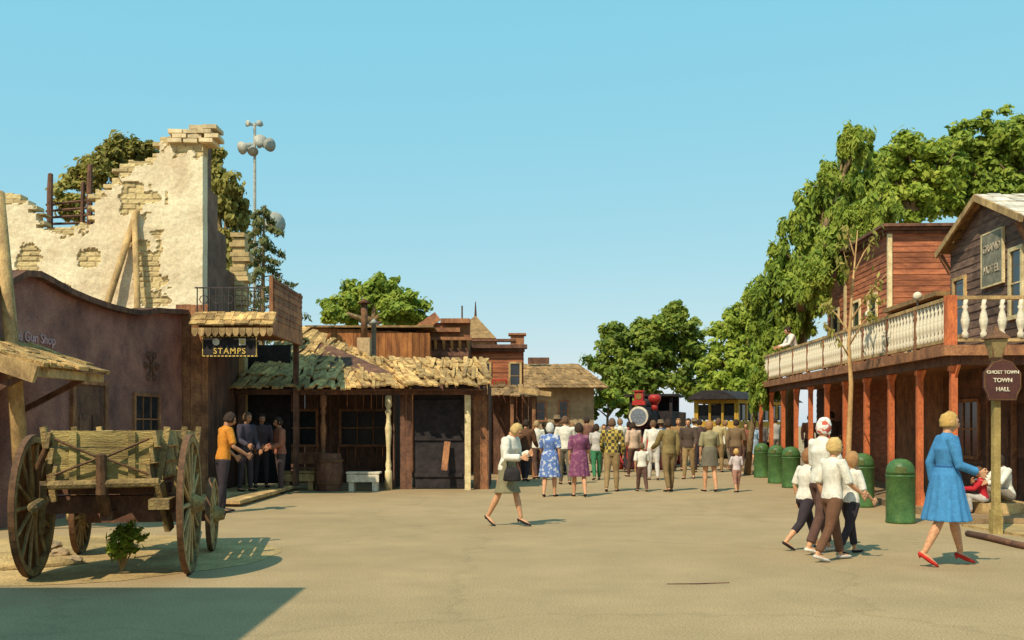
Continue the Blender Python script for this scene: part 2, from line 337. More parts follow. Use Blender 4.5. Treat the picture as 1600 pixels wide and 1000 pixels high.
# ------------------------------------------------------------------ people
def ell(c,ax,ay,rx,ry,n=16,amp=0,k=0,ph=0):
    return [c+ax*(rx*(1+amp*math.sin(k*a+ph))*math.cos(a))+ay*(ry*(1+amp*math.sin(k*a+ph))*math.sin(a)) for a in [2*math.pi*j/n for j in range(n)]]
def remesh(o,vx,sm=3):
    r=o.modifiers.new('r','REMESH'); r.mode='VOXEL'; r.voxel_size=vx; r.use_smooth_shade=True
    s=o.modifiers.new('s','SMOOTH'); s.factor=.5; s.iterations=sm
def person(loc,face,H,label,top,bottom,hair,skin='skin',vx=.015,legL=(15,4,2),legR=(-12,14,2),armL=(-14,9,18,5),armR=(16,9,22,5),lean=2,hy=0,hp=0,hs=1.,fem=False,shoe=(.03,.02,.02),heel=False,group=None,belt=None,near=False,ret=False,bulk=1.):
    loc=Vector(loc); rz=R(face)
    root=thing('person',label,'person',loc,rz,group)
    sw=(.097 if fem else .112)*H*bulk; ln=R(lean); cl_,sl_=math.cos(ln),math.sin(ln)
    legs={}
    low=1e9
    for s,(a,k,o) in ((-1,legL),(1,legR)):
        a,k,o=R(a),R(k),R(o); hip=V(s*.05*H,0,0)
        d1=V(s*math.sin(o),math.sin(a),-math.cos(a)).normalized(); knee=hip+d1*.245*H
        d2=V(s*math.sin(o)*.3,math.sin(a-k),-math.cos(a-k)).normalized(); ank=knee+d2*.235*H
        p=max(0,-(a-k)-R(12))*.9+(R(22) if heel else 0)
        if a>1: p=0
        td=V(s*.12,math.cos(p),-math.sin(p)).normalized(); dn=V(0,-math.sin(p),-math.cos(p))
        hl=ank-td*.02*H+dn*.022*H; ball=ank+td*.075*H+dn*.027*H; toe=ank+td*.115*H+dn*.03*H
        legs[s]=(hip,knee,ank,hl,ball,toe,td,dn)
        low=min(low,hl.z-.02*H,ball.z-.016*H,toe.z-.012*H)
    off=V(0,0,-low)
    for s in legs: legs[s]=tuple(q+off if i<6 else q for i,q in enumerate(legs[s]))
    def T(x,y,z): return off+V(x,y*cl_+z*sl_,z*cl_-y*sl_)
    TX=V(1,0,0); TY=V(0,cl_,-sl_)
    A={}
    for s,(a,b,e,inw) in ((-1,armL),(1,armR)):
        a,b,e,inw=R(a),R(b),R(e),R(inw); sh=T(s*sw,0,.30*H)
        d1=V(s*math.sin(b),math.sin(a)*math.cos(b),-math.cos(a)*math.cos(b)); el=sh+d1*.17*H
        d2=V(s*(math.sin(b)*.5-math.sin(inw)),math.sin(a+e),-math.cos(a+e)).normalized(); wr=el+d2*.15*H
        A[s]=(sh,el,wr,d2)
    tw=.066 if fem else .075
    prof=[(-.035,.078,.055),(.0,.092,.066),(.04,.093 if fem else .087,.066),(.08,.082,.058),(.125,tw,.052),(.18,.080,.060),(.235,.090,.072 if fem else .064),(.28,.098 if fem else .105,.055),(.315,.075,.045),(.335,.045,.036)]
    def torso(mb,g,z0=-1,z1=1,n=18,amp=0,k=0):
        rr=[ell(T(0,0,z*H),TX,TY,w*H*bulk+g,d*H*bulk+g,n,amp,k) for z,w,d in prof if z0<=z<=z1]; mb.loft(rr)
    def leg(mb,s,g,f=1.,foot=False):
        hip,knee,ank,hl,ball,toe,td,dn=legs[s]; b=bulk
        pts=[hip,hip.lerp(knee,.5),knee,knee.lerp(ank,.35),ank]; rd=[.052*H*b,.045*H*b,.031*H,.033*H,.019*H]
        if f<1:
            t=f*2; 
            if t<=1: pts=[hip,hip.lerp(knee,t*.5),hip.lerp(knee,t)]; rd=[rd[0],.047*H,.045*H*(1-t)+.036*H*t]
            else: t-=1; pts=[hip,hip.lerp(knee,.5),knee,knee.lerp(ank,t)]; rd=[rd[0],rd[1],rd[2],.031*H*(1-t)+.026*H*t]
        mb.tube(pts,[r+g for r in rd],12)
        if foot: mb.tube([hl,ank.lerp(ball,.5)+dn*.008*H,ball,toe],[.018*H,.019*H,.017*H,.011*H],8)
    def arm(mb,s,g,f=1.):
        sh,el,wr,d2=A[s]; pts=[sh,sh.lerp(el,.5),el,el.lerp(wr,.4),wr]; rd=[.034*H,.029*H,.0235*H,.0235*H,.015*H]
        if f<1:
            t=f*2
            if t<=1: pts=[sh,sh.lerp(el,t*.5),sh.lerp(el,t)]; rd=[.034*H,.031*H,.029*H]
            else: pts=[sh,sh.lerp(el,.5),el,el.lerp(wr,t-1)]; rd=[.034*H,.029*H,.025*H,.022*H]
        mb.tube([T(0,0,.285*H)]+pts,[.03*H+g]+[r+g for r in rd],10)
    body=MB(); torso(body,0)
    body.tube([T(0,0,.31*H),T(0,.004*H,.385*H)],[.031*H,.029*H],10)
    for s in(-1,1):
        leg(body,s,0,1,True); arm(body,s,-.002)
        sh,el,wr,d=A[s]; nrm=V(-s,0,0); nrm=(nrm-d*nrm.dot(d)).normalized(); w=d.cross(nrm).normalized()
        if w.y<0: w=-w
        h=.1*H*(1.05 if not fem else 1.)*min(hs,1.1)
        for q in(-.24,0,.24): body.tube([wr-d*.01,wr+d*h*.25+w*q*h*.7,wr+d*h*.52+w*q*h],[.012*H*.8,.0088*H,.0082*H],6)
        for i,(q,l) in enumerate(((.30,.42),(.11,.48),(-.09,.44),(-.28,.34))):
            k0=wr+d*h*.5+w*q*h; k1=k0+(d*.85+nrm*.35)*h*l*.5; k2=k1+(d*.5+nrm*.8)*h*l*.5
            fr=max(.0085 if near else .0095,.0052*H); body.tube([k0-d*.01,k1,k2],[fr,fr*.95,fr*.85],6)
        b0=wr+d*h*.15+w*h*.22; b1=b0+(w*.6+d*.5+nrm*.3).normalized()*h*.26; b2=b1+(d*.9+w*.1+nrm*.2).normalized()*h*.2
        body.tube([b0,b1,b2],[.0105,.0098,.0085],6)
    HM=Matrix.Rotation(-ln,3,'X')@Matrix.Rotation(R(hy),3,'Z')@Matrix.Rotation(R(hp),3,'X')
    hc=T(0,.008*H,.345*H)+HM@V(0,.008*H,.075*H*hs)
    hr=(.045*H*hs,.056*H*hs,.067*H*hs)
    def hf(v):
        x,y,z=v
        if z<0: x*=1-.28*z*z; y=y*(1-.12*z*z)+(.10*-z if y>0 else .18*-z)
        if y>.6 and -.1<z<.25: y-=.04
        return V(x,y,z)
    body.sphere(hc,hr,22,16,hf,HM)
    X=lambda a,b,c: hc+HM@V(a*hr[0],b*hr[1],c*hr[2])
    body.tube([X(0,.9,.12),X(0,1.12,-.12),X(0,1.16,-.22)],[.006*H*hs,.0075*H*hs,.009*H*hs],6)
    body.tube([X(-.14,1.0,-.2),X(.14,1.0,-.2)],.006*H*hs,6)
    body.tube([X(-.2,.98,-.48),X(0,1.06,-.46),X(.2,.98,-.48)],.006*H*hs,6)
    for s in(-1,1):
        body.tube([X(s*.98,-.02,.14),X(s*1.1,-.12,.0),X(s*1.0,-.02,-.22)],[.008*H,.009*H,.006*H],6)
        body.tube([X(s*.15,.93,.22),X(s*.5,.86,.22)],.006*H*hs,6)
    ob=body.build('body',M[skin],root,world=False); remesh(ob,vx*.85,1)
    for s in(-1,1):
        e=MB(); e.sphere(X(s*.36,.93,.06),.0075*H*hs,8,6); e.build('eye',cloth((.04,.03,.03)),root,True,world=False)
    lp=MB(); lp.tube([X(-.24,.99,-.46),X(0,1.12,-.46),X(.24,.99,-.46)],.0042*H*hs,6); lp.build('lips',cloth((.45,.10,.08)),root,True,world=False)
    style,hcol=hair; hm=cloth(hcol) if style!='scarf' else cloth((.74,.68,.60),'floral',(.55,.10,.07))
    k={'short':(1.16,1.13,1.13),'bob':(1.24,1.16,1.14),'bouffant':(1.3,1.22,1.24),'scarf':(1.18,1.16,1.14),'hat':(1.1,1.1,1.08),'bun':(1.12,1.14,1.12)}[style]
    lo={'short':-.5,'bob':-.85,'bouffant':-.7,'scarf':-.75,'hat':-.35,'bun':-.45}[style]
    sd=U(0,100)
    def hfn(v):
        x,y,z=v; q=1+.09*noise.noise(V(x*3+sd,y*3,z*3))+.04*noise.noise(V(x*9+sd,y*9,z*9))
        face=(y>.42 and z<.42) and abs(x)<.85
        if z<lo or face: q=.80
        return V(x*q,y*q-(0 if face else .05),z*q)
    hb=MB(); hb.sphere(hc,(hr[0]*k[0],hr[1]*k[1],hr[2]*k[2]),28,22,hfn,HM)
    if style=='bun': hb.sphere(X(0,-1.1,.5),.03*H,10,8,None)
    if style=='scarf': hb.tube([X(-.95,.1,-.5),X(0,.75,-1.05),X(.95,.1,-.5)],[.012*H]*3,8)
    hn='headscarf' if style=='scarf' else 'hair'
    hb.build(hn,hm,root,True,world=False)
    if style=='hat':
        b=MB(); b.lathe(X(0,0,.35),[(.001,-.004),(.105*H,-.004),(.107*H,.004),(.062*H,.012),(.056*H,.06*H),(.045*H,.072*H),(.001,.068*H)],20,HM); b.build('hat',cloth((.22,.15,.09)),root,True,world=False)
    tm,sl,kind=top
    g=.011 if kind!='jacket' else .022
    c=MB()
    if kind=='dress':
        torso(c,.012,.07); 
    else:
        torso(c,g,-.02 if kind!='tucked' else .07)
    for s in(-1,1):
        if sl>0: arm(c,s,g+.003,sl)
    c.tube([T(0,0,.315*H),T(0,.003*H,.345*H)],[.036*H+g*.6,.033*H+g*.6],12)
    bt,bm_,hem=bottom[:3]
    def skirt(mb,hem):
        kz=(legs[-1][1]+legs[1][1])/2; sp=abs(legs[-1][1].y-legs[1][1].y)/2
        zw=T(0,0,.12*H); zb=hem*H; cy=kz.y; rr=[]
        for i,t in enumerate((0,.15,.35,.6,.8,1)):
            z=zw.z*(1-t)+zb*t; cc=V(0,zw.y*(1-t)+cy*t*.8,z)
            bw=(.072,.094,.10,.104,.108,.114)[i]*H*bulk+.012; bd_=(.056,.074,.08,.084,.088,.092)[i]*H+.012
            fl=bottom[3] if len(bottom)>3 else 0
            bw+=fl*t; bd_=max(bd_+fl*t,(sp*t*1.0+.065*H*t)); rr.append(ell(cc,V(1,0,0),V(0,1,0),bw,bd_,64,.06*t*(1 if fl>0 else .35),14 if fl>0 else 7))
        mb.loft(rr)
    if bt=='skirt' or kind=='dress':
        if kind=='dress': skirt(c,hem)
        else:
            k_=MB(); skirt(k_,hem); remesh(k_.build('skirt',bm_,root,world=False),vx,1)
    else:
        pn=MB(); torso(pn,.009,-.04,.13)
        for s in(-1,1): leg(pn,s,.013 if hem>.9 else .012,hem)
        remesh(pn.build('trousers',bm_,root,world=False),vx,2)
    remesh(c.build({'dress':'dress','jacket':'jacket'}.get(kind,'shirt'),tm,root,world=False),vx,2)
    if belt:
        b=MB(); rr=[ell(T(0,0,z*H),TX,TY,.074*H+gg,.057*H+gg,20) for z,gg in ((.112,.006),(.113,.014),(.127,.014),(.128,.006))]; b.loft(rr); b.build('belt',cloth(belt),root,world=False)
    for s in(-1,1):
        hip,knee,ank,hl,ball,toe,td,dn=legs[s]; sh_=MB()
        x=td.cross(V(0,0,1)).normalized()
        rr=[]
        for q,wd,ht,up in ((-.028,.016,.014,.006),(-.015,.021,.020,.008),(.02,.021,.020,.004),(.06,.024,.019,.0),(.09,.023,.016,0),(.115,.017,.011,0),(.128,.006,.005,0)):
            cc=ank+td*q*H+dn*(.027*H if q<.03 else .030*H)
            rr.append(ell(cc,x,dn,wd*H,ht*H*.8,10))
        sh_.loft(rr)
        if heel: sh_.tube([hl+dn*.01*H,hl+V(0,0,-.035*H)-td*.004],[.010*H,.005*H],6)
        sh_.build('shoe',cloth(shoe),root,True,world=False)
    if ret: return root,{s:tuple(MW[root.name]@q for q in A[s][:3])+(MW[root.name].to_3x3()@A[s][3],) for s in A}
    return root
# ================================================================== SETTING
g=MB(); g.add([(-600,-40,0),(600,-40,0),(600,1200,0),(-600,1200,0)],[(0,1,2,3)])
o=g.build('ground',ground_mat()); tag(o,kind='structure')
g=MB(); pts=[]
N=40
for i in range(N):
    a=2*math.pi*i/N; r=1+.10*noise.noise(V(math.cos(a)*2,math.sin(a)*2,3)); pts.append(V(-5.6+2.7*r*math.cos(a),12.0+2.25*r*math.sin(a),.004))
g.add(pts,[tuple(range(N))]); tag(g.build('dirt_bed',M['dirt']),kind='structure')
g=MB(); g.loft([[V(-6.4+a*math.cos(t)*(1+.15*math.sin(3*t)),11.2+b*math.sin(t),z) for t in [2*math.pi*j/24 for j in range(24)]] for a,b,z in ((1.5,.55,.005),(1.2,.42,.07),(.8,.28,.13),(.3,.1,.16))])
tag(g.build('dirt_mound',M['dirt'],smooth=True),kind='structure')
SL=.0385; RZ=-math.atan(SL)
def RB(x,y,z=0): return V(6.7+SL*y+x,y-SL*x,z)
g=MB(); g.prism([RB(-.2,15.6),RB(-.2,44),RB(9,44),RB(9,15.6)],(0,0,.12)); tag(g.build('pavement',M['pave']),kind='structure')
g=MB(); g.tube([gp(1512,838)+V(0,0,.04),gp(1548,846)+V(0,0,.05),gp(1590,856)+V(0,0,.04),gp(1650,868)+V(0,0,.04)],.045,8)
tag(g.build('kerb_log',M['darkwood'],smooth=True),'low dark log kerb on the ground beside the sign post','kerb')
g=MB(); g.prism([V(7.0,15.55,0),V(12,15.55,0),V(12,13.1,0),V(7.3,13.5,0)],(0,0,.035)); tag(g.build('dirt_verge',M['dirt']),kind='structure')
g=MB(); 
x=-6.5
while x<-5.25:
    w=U(.16,.24); g.box(x,x+w-.01,19.2+U(-.1,.1),24.1,.06,.115+U(0,.012)); x+=w
g.box(-6.45,-5.3,19.4,24,.004,.06)
tag(g.build('boardwalk',M['oldwood']),kind='structure')
# ================================================================== LEFT: off-frame shed (casts the foreground shadow)
t=thing('wooden_shed','tall plain plank shed just outside the left edge, shadowing the foreground','shed',(-6.8,3.0,0))
m=MB(); planks(m,(-4.75,-.2),(-4.75,5.65),0,5.3,(1,0),True,.22); planks(m,(-9,5.65),(-4.75,5.65),0,5.3,(0,1),True,.22); m.box(-9,-4.78,-.2,5.61,0,5.3); m.build('wall',M['darkwood'],t)
m=MB(); m.box(-9.1,-4.6,-.3,5.8,5.3,5.42); m.build('roof',M['shingle'],t)
# ---- adobe shop
t=thing('adobe_shop','dark maroon plastered adobe shop with wavy parapet behind the old wagon','building',(-9.5,18.5,0))
def fx(Y): return -7.16-(21.7-Y)*.1
prof=[(14.6,3.4),(15.3,3.72),(15.7,3.93),(16.1,3.98),(16.5,3.92),(17.0,3.83),(17.6,3.77),(18.3,3.73),(19.0,3.72),(19.5,3.74),(19.9,3.80),(20.3,3.88),(20.8,3.92),(21.3,3.97),(21.7,4.0)]
m=MB(); m.prism([V(fx(14.6),14.6,0)]+[V(fx(y),y,z) for y,z in prof]+[V(fx(21.7),21.7,0)],(-.35,.03,0))
m.prism([V(-13,14.62,0),V(fx(14.6)-.36,14.62,0),V(fx(14.6)-.36,14.62,3.4),V(-13,14.62,3.3)],(0,.3,0)); m.build('wall',M['mauve'],t)
m=MB()
for (y0,z0),(y1,z1) in zip(prof[:-1],prof[1:]): m.beam(V(fx(y0)-.13,y0-.02,z0+.03),V(fx(y1)-.13,y1+.02,z1+.03),.56,.10)
m.build('coping',M['darkwood'],t)
un=(V(fx(21.7),21.7,0)-V(fx(15),15,0)).normalized(); nn=V(un.y,-un.x,0)
def fp(px,py): 
    tt=(px-800)/F; Y=9.33/(.1-tt); return at(px,py,Y)
text('The Gun Shop',.22,fp(50,528)+nn*.02,un,nn,mat('faded_red',(.55,.33,.34),bump=0),t,'lettering')
door(t,fp(137,700)+nn*.0+V(0,0,.05),un,nn,1.0,2.15,M['brownwood'],M['darkwood'])
window(t,fp(228,655),un,nn,1.0,.9,M['brownwood'],(2,1))
m=MB()
c=fp(235,572)+nn*.03
for k in range(6):
    a=k*math.pi/3; m.tube([c,c+(un*math.cos(a)+V(0,0,math.sin(a)))*.22],.014,6)
    c2=c+(un*math.cos(a)+V(0,0,math.sin(a)))*.26
    m.tube([c2+(un*math.cos(q)+V(0,0,math.sin(q)))*.07 for q in [j*math.pi/4 for j in range(9)]],.010,5)
m.build('iron_ornament',M['rust'],t)
# awning
t=thing('wooden_awning','weathered plank awning with shaggy end boards at the left edge above the wagon','awning',(-7.6,15.0,0))
m=MB(); e0=V(-6.62,13.9,2.42);e1=V(-6.5,15.9,2.42);r0=V(-8.1,13.9,2.90);r1=V(-7.85,15.9,2.88)
shakes(m,e0,e1,r0,r1,5,.2,.05,1.4,.03,.12); m.build('roof',M['shake'],t)
m=MB()
m.beam(V(-8.1,13.85,2.78),V(-6.6,13.85,2.28),.09,.24); m.beam(e0-V(.05,0,.1),e1-V(.05,0,.1),.1,.12)
for k in range(5): 
    y=14.2+k*.4; m.beam(V(-7.9,y,2.76),V(-6.6,y,2.3),.06,.09)
m.build('rafters',M['oldwood'],t)
for y in(14.0,15.8): m=MB(); m.beam(V(-7.95,y,1.7),V(-6.8,y,2.3),.08,.08); m.build('brace',M['darkwood'],t)
m=MB(); m.tube([at(40,820,15.2),at(20,560,15.1),at(-2,300,15.0)],[.13,.11,.08],10); tag(m.build('leaning_pole',M['oldwood'],smooth=True),'pale leaning pole rising past the awning at the left edge','pole')
# ---- adobe ruin
YW=22.0
t=thing('adobe_ruin','crumbling cream adobe ruin with exposed bricks and stepped broken top','ruin',(-9.3,22.3,0))
outl=[(-60,280),(0,298),(25,303),(50,312),(60,330),(68,350),(140,352),(144,305),(166,298),(178,262),(205,255),(240,242),(248,218),(265,203),(330,207)]
ox=np.array([(p-800)/F*YW for p,_ in outl]); oz=np.array([CH+(HZ-q)/F*YW for _,q in outl])
st=.028; xs=np.arange((-50-800)/F*YW,(319-800)/F*YW,st); zs=np.arange(0.2,8.15,st)
nx,nz_=len(xs),len(zs); rs=np.random.RandomState(3); jit=rs.uniform(-.10,.05,500)
bh=.115; bl=.36
def topz(x,z):
    row=int(z/bh); u=int((x+20+(row%2)*bl/2)/bl); xc=(u+.5)*bl-20-(row%2)*bl/2
    return np.interp(xc,ox,oz)+jit[u%500]*1.2+noise.noise(V(x*5,z*3,4))*.04
patches=[(220,312,30,24),(45,405,20,18),(140,402,20,14),(238,425,26,48),(200,245,40,20),(290,222,44,24),(25,308,40,14),(170,285,16,14),(100,452,12,6),(222,385,18,12),(30,455,10,6),(250,470,20,8)]
PX=lambda x:x/YW*F+800; PY=lambda z:HZ-(z-CH)/YW*F
vs=np.zeros((nx*nz_,3)); colr=np.zeros((nx*nz_,4)); ins=np.zeros((nx,nz_),bool)
brnd=rs.uniform(0,1,(200,200))
for i,x in enumerate(xs):
    for j,z in enumerate(zs):
        row=int(z/bh); uu=(x+20+(row%2)*bl/2)/bl; u=int(uu); fu=(uu-u)*bl; fz=z-row*bh
        inside=z<topz(x,z); ins[i,j]=inside
        px,py=PX(x),PY(z); nv=noise.noise(V(x*2.3,z*2.3,1))*.9+noise.noise(V(x*6,z*6,5))*.6+noise.noise(V(x*14,z*14,5))*.3
        br=0
        for a,b,c,d in patches:
            if abs(px-a)<c*2.2 and abs(py-b)<d*2.2 and ((px-a)/c)**2+((py-b)/d)**2<1+nv*1.8: br=1;break
        if not br and z>np.interp(x,ox,oz)-.16-nv*.3 and x>-11: br=1
        rnd_=brnd[row%200,u%200]
        if br:
            wob=noise.noise(V(x*4,z*4,8))*.012
            mort=fu<.026+wob or fz<.022+wob
            y=.018 if mort else -.005+rnd_*.02+noise.noise(V(x*12,z*12,0))*.012
            colr[i*nz_+j]=(1,.3 if mort else .45+.5*rnd_,0,1)
        else:
            y=-.032+noise.noise(V(x*1.5,z*1.5,9))*.03+noise.noise(V(x*8,z*8,2))*.008; colr[i*nz_+j]=(0,.5,0,1)
        vs[i*nz_+j]=(x,YW+y,z)
fs=[]
for i in range(nx-1):
    for j in range(nz_-1):
        if ins[i,j] and ins[i+1,j] and ins[i,j+1] and ins[i+1,j+1]:
            a=i*nz_+j; fs.append((a,a+nz_,a+nz_+1,a+1))
me=bpy.data.meshes.new('wall'); inv=MW[t.name].inverted(); me.from_pydata([tuple(inv@Vector(v)) for v in vs],[],fs)
ca=me.color_attributes.new('Col','FLOAT_COLOR','POINT'); ca.data.foreach_set('color',colr.ravel()); me.update()
bm=bmesh.new(); bm.from_mesh(me); bmesh.ops.delete(bm,geom=[v for v in bm.verts if not v.link_faces],context='VERTS')
ed=[e for e in bm.edges if e.is_boundary]; r=bmesh.ops.extrude_edge_only(bm,edges=ed)
for v in r['geom']:
    if isinstance(v,bmesh.types.BMVert): v.co.y+=.35
bmesh.ops.recalc_face_normals(bm,faces=bm.faces); bm.to_mesh(me); bm.free()
mm,nt,b=nmat('adobe'); L=nt.links.new
at_=mk(nt,'ShaderNodeVertexColor'); at_.layer_name='Col'; sp=mk(nt,'ShaderNodeSeparateColor'); L(at_.outputs[0],sp.inputs[0])
tc=mk(nt,'ShaderNodeTexCoord'); n1=mk(nt,'ShaderNodeTexNoise'); n1.inputs['Scale'].default_value=1.6; n1.inputs['Detail'].default_value=8; L(tc.outputs['Object'],n1.inputs['Vector'])
n2=mk(nt,'ShaderNodeTexNoise'); n2.inputs['Scale'].default_value=18; n2.inputs['Detail'].default_value=5; L(tc.outputs['Object'],n2.inputs['Vector'])
r1=mk(nt,'ShaderNodeValToRGB'); e=r1.color_ramp.elements; e[0].position=.33;e[0].color=(.62,.48,.30,1); e[1].position=.6; e[1].color=(.80,.68,.45,1); L(n1.outputs[0],r1.inputs[0])
r2=mk(nt,'ShaderNodeValToRGB'); e=r2.color_ramp.elements; e[0].position=.0;e[0].color=(.20,.13,.06,1); e[1].position=1.; e[1].color=(.70,.54,.26,1); L(sp.outputs[1],r2.inputs[0])
mx=mk(nt,'ShaderNodeMix',data_type='RGBA'); L(sp.outputs[0],mx.inputs[0]); L(r1.outputs[0],mx.inputs[6]); L(r2.outputs[0],mx.inputs[7])
hs_=mk(nt,'ShaderNodeHueSaturation'); mr=mk(nt,'ShaderNodeMapRange'); mr.inputs['From Min'].default_value=.3;mr.inputs['From Max'].default_value=.7;mr.inputs['To Min'].default_value=.82;mr.inputs['To Max'].default_value=1.12; L(n2.outputs[0],mr.inputs['Value']); L(mr.outputs[0],hs_.inputs['Value']); L(mx.outputs[2],hs_.inputs['Color']); L(hs_.outputs[0],b.inputs['Base Color']); b.inputs['Roughness'].default_value=.95
bp=mk(nt,'ShaderNodeBump'); bp.inputs['Strength'].default_value=.4; bp.inputs['Distance'].default_value=.02; L(n2.outputs[0],bp.inputs['Height']); L(bp.outputs[0],b.inputs['Normal'])
me.materials.append(mm)
o=bpy.data.objects.new('wall',me); C.objects.link(o); o.parent=t
shaded_stucco=mat('shaded_side_stucco',(.22,.13,.085),(.11,.065,.045),3,bump=.6,bd=.02)  # return wall's shade put into the colour, far darker than the front
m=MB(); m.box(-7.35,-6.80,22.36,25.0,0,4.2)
m.prism([V(-6.84,22.36,4.2),V(-6.84,22.36,7.9),V(-6.84,22.7,7.9),V(-6.84,22.7,6.9),V(-6.84,23.2,6.9),V(-6.84,23.2,6.1),V(-6.84,23.9,6.1),V(-6.84,23.9,5.3),V(-6.84,24.6,5.3),V(-6.84,24.6,4.2)],(-.5,0,0)); m.build('side_wall',shaded_stucco,t)
m=MB()
for k in range(17):
    z=4.3+k*.12; 
    if U(0,1)<.85: m.box(-6.95+U(-.05,.05),-6.52+U(-.1,.06),24.6,25.0,z,z+.105)
m.box(-6.9,-6.6,24.65,24.95,0,6.2)
m.build('brick_pier',mat('loose_brick',(.62,.46,.22),(.42,.30,.14),6,island=.3),t)
m=MB()
for k in range(4):
    for q in range(3):
        if k==3 and q==0: continue
        x=-7.56+q*.34+(k%2)*.12+U(-.03,.03); a=U(-.06,.06); m.obox(V(x+.15,22.15+U(-.03,.03),7.82+k*.1),(math.cos(a),math.sin(a),U(-.03,.03)),(-math.sin(a),math.cos(a),0),(0,0,1),.15,.28,.043)
m.build('cap_bricks',mat('cap_brick',(.66,.52,.31),(.48,.36,.2),6,island=.25),t)
for a,b_,r_,lab in ((at(163,486,21.75),at(214,330,21.88),.085,'leaning timber prop propped diagonally on the adobe ruin'),(at(214,490,21.7),at(210,334,21.86),.075,'upright timber prop standing against the adobe ruin')):
    m=MB(); k=(a.z)/(b_.z-a.z); ext=a-(b_-a)*k
    m.tube([ext,ext.lerp(b_,.5)+V(.02,0,0),b_],[r_*1.1,r_,r_*.85],8); tag(m.build('timber_prop',M['oldwood'],smooth=True),lab,'timber')
for px,y0,lab in ((79,272,'charred post standing left in the notch of the ruin'),(141,258,'charred post standing right in the notch of the ruin')):
    m=MB(); m.tube([V(at(px,360,22.9).x,22.9,0),at(px-1,300,22.9),at(px,y0,22.9)],[.07,.07,.06],8); tag(m.build('charred_post',M['darkwood']),lab,'post')
m=MB()
for k in range(4): m.tube([at(72,320+k*10,23.1),at(150,312+k*12,23.1)],.03,6)
m.tube([V(at(118,340,23.1).x,23.1,0),at(130,285,23.1)],.05,6)
tag(m.build('broken_framework',M['darkwood']),'broken dark roof timbers showing through the notch of the ruin','timbers')
# ---- stamp shop
t=thing('stamp_shop','dark timber shop with iron balcony and scalloped awning next to the ruin','building',(-6,22.6,0))
m=MB(); planks(m,(-6.78,21.72),(-6.78,25.2),.1,3.6,(1,0),True,.2); m.build('wall',M['darkwood'],t)
m=MB(); planks(m,(-7.3,21.70),(-6.6,21.70),0,4.2,(0,-1),True,.2); m.build('front_wall',M['brownwood'],t)
m=MB(); m.box(-6.78,-5.15,21.2,24.2,3.62,3.78); m.box(-6.78,-5.12,21.12,21.2,3.55,3.82); m.box(-5.15,-5.07,21.12,24.2,3.5,3.82); m.build('balcony_floor',M['brownwood'],t)
m=MB(); shakes(m,V(-6.72,20.75,3.66),V(-5.02,20.75,3.66),V(-6.72,21.15,3.95),V(-5.02,21.15,3.95),3,.12,.035,1.5,.02,.05); m.build('awning_roof',M['shake'],t)
m=MB()
for k in range(12):
    x=-6.66+k*.142; m.prism([V(x,20.74,3.60),V(x+.13,20.74,3.60),V(x+.13,20.74,3.5),V(x+.1,20.74,3.44),V(x+.065,20.74,3.42),V(x+.03,20.74,3.44),V(x,20.74,3.5)],(0,.02,0))
m.build('scalloped_trim',M['oldwood'],t)
m=MB(); planks(m,(-5.1,21.3),(-5.1,24.1),3.83,4.62,(1,0),False,.14); m.beam(V(-5.1,21.3,4.66),V(-5.1,24.1,4.66),.1,.07)
for y in(21.3,22.7,24.1): m.box(-5.17,-5.09,y-.05,y+.05,3.8,4.75)
planks(m,(-5.75,24.12),(-5.1,24.12),3.83,4.55,(0,-1),False,.14)
m.build('balcony_board',M['brownwood'],t)
m=MB()
for k in range(11): m.tube([V(-6.7+k*.135,21.25,3.8),V(-6.7+k*.135,21.25,4.5)],.014,6)
m.beam(V(-6.75,21.25,4.5),V(-5.3,21.25,4.5),.03,.03); m.beam(V(-6.75,21.25,3.9),V(-5.3,21.25,3.9),.03,.03)
for k in range(5): 
    c=V(-6.56+k*.27,21.25,4.25); m.tube([c+V(math.cos(q),0,math.sin(q))*.09 for q in [j*math.pi/4 for j in range(9)]],.010,5)
m.build('iron_railing',M['iron'],t)
m=MB(); m.beam(V(-5.2,24.05,0.12),V(-5.2,24.05,3.6),.12,.12); m.build('post',M['darkwood'],t)
m=MB(); m.box(-6.77,-5.6,25.2,25.3,.1,3.6); m.build('shade_rear_wall',M['black'],t)  # black stands in for the deep shade under the balcony
t=thing('hanging_sign','black signboard with gold border and letters reading STAMPS under the scalloped awning','sign',(-5.92,20.95,3.05))
m=MB(); m.box(-6.5,-5.34,20.93,20.97,3.0,3.46); m.beam(V(-6.2,20.95,3.46),V(-6.2,20.95,3.62),.02,.02); m.beam(V(-5.6,20.95,3.46),V(-5.6,20.95,3.62),.02,.02); m.build('board',M['black'],t)
m=MB()
for k in range(15):
    for z in (3.025,3.435): m.box(-6.48+k*.078,-6.48+k*.078+.05,20.918,20.929,z-.012,z+.012)
m.box(-6.49,-6.475,20.918,20.929,3.02,3.44); m.box(-5.365,-5.35,20.918,20.929,3.02,3.44); m.build('border',M['gold'],t)
text('STAMPS',.17,(-5.92,20.92,3.125),(1,0,0),(0,-1,0),M['gold'],t,spacing=1.2)
m=MB(); m.lathe((-6.2,20.92,3.32),[(.001,0),(.075,0),(.075,.01),(.001,.012)],16,Matrix.Rotation(R(90),3,'X')); m.build('round_emblem',M['white'],t)
m=MB(); m.box(-5.72,-5.58,20.91,20.928,3.25,3.39); m.build('square_emblem',M['white'],t)
m=MB(); m.box(-5.68,-5.62,20.90,20.909,3.28,3.36); m.build('emblem_mark',M['gold'],t)
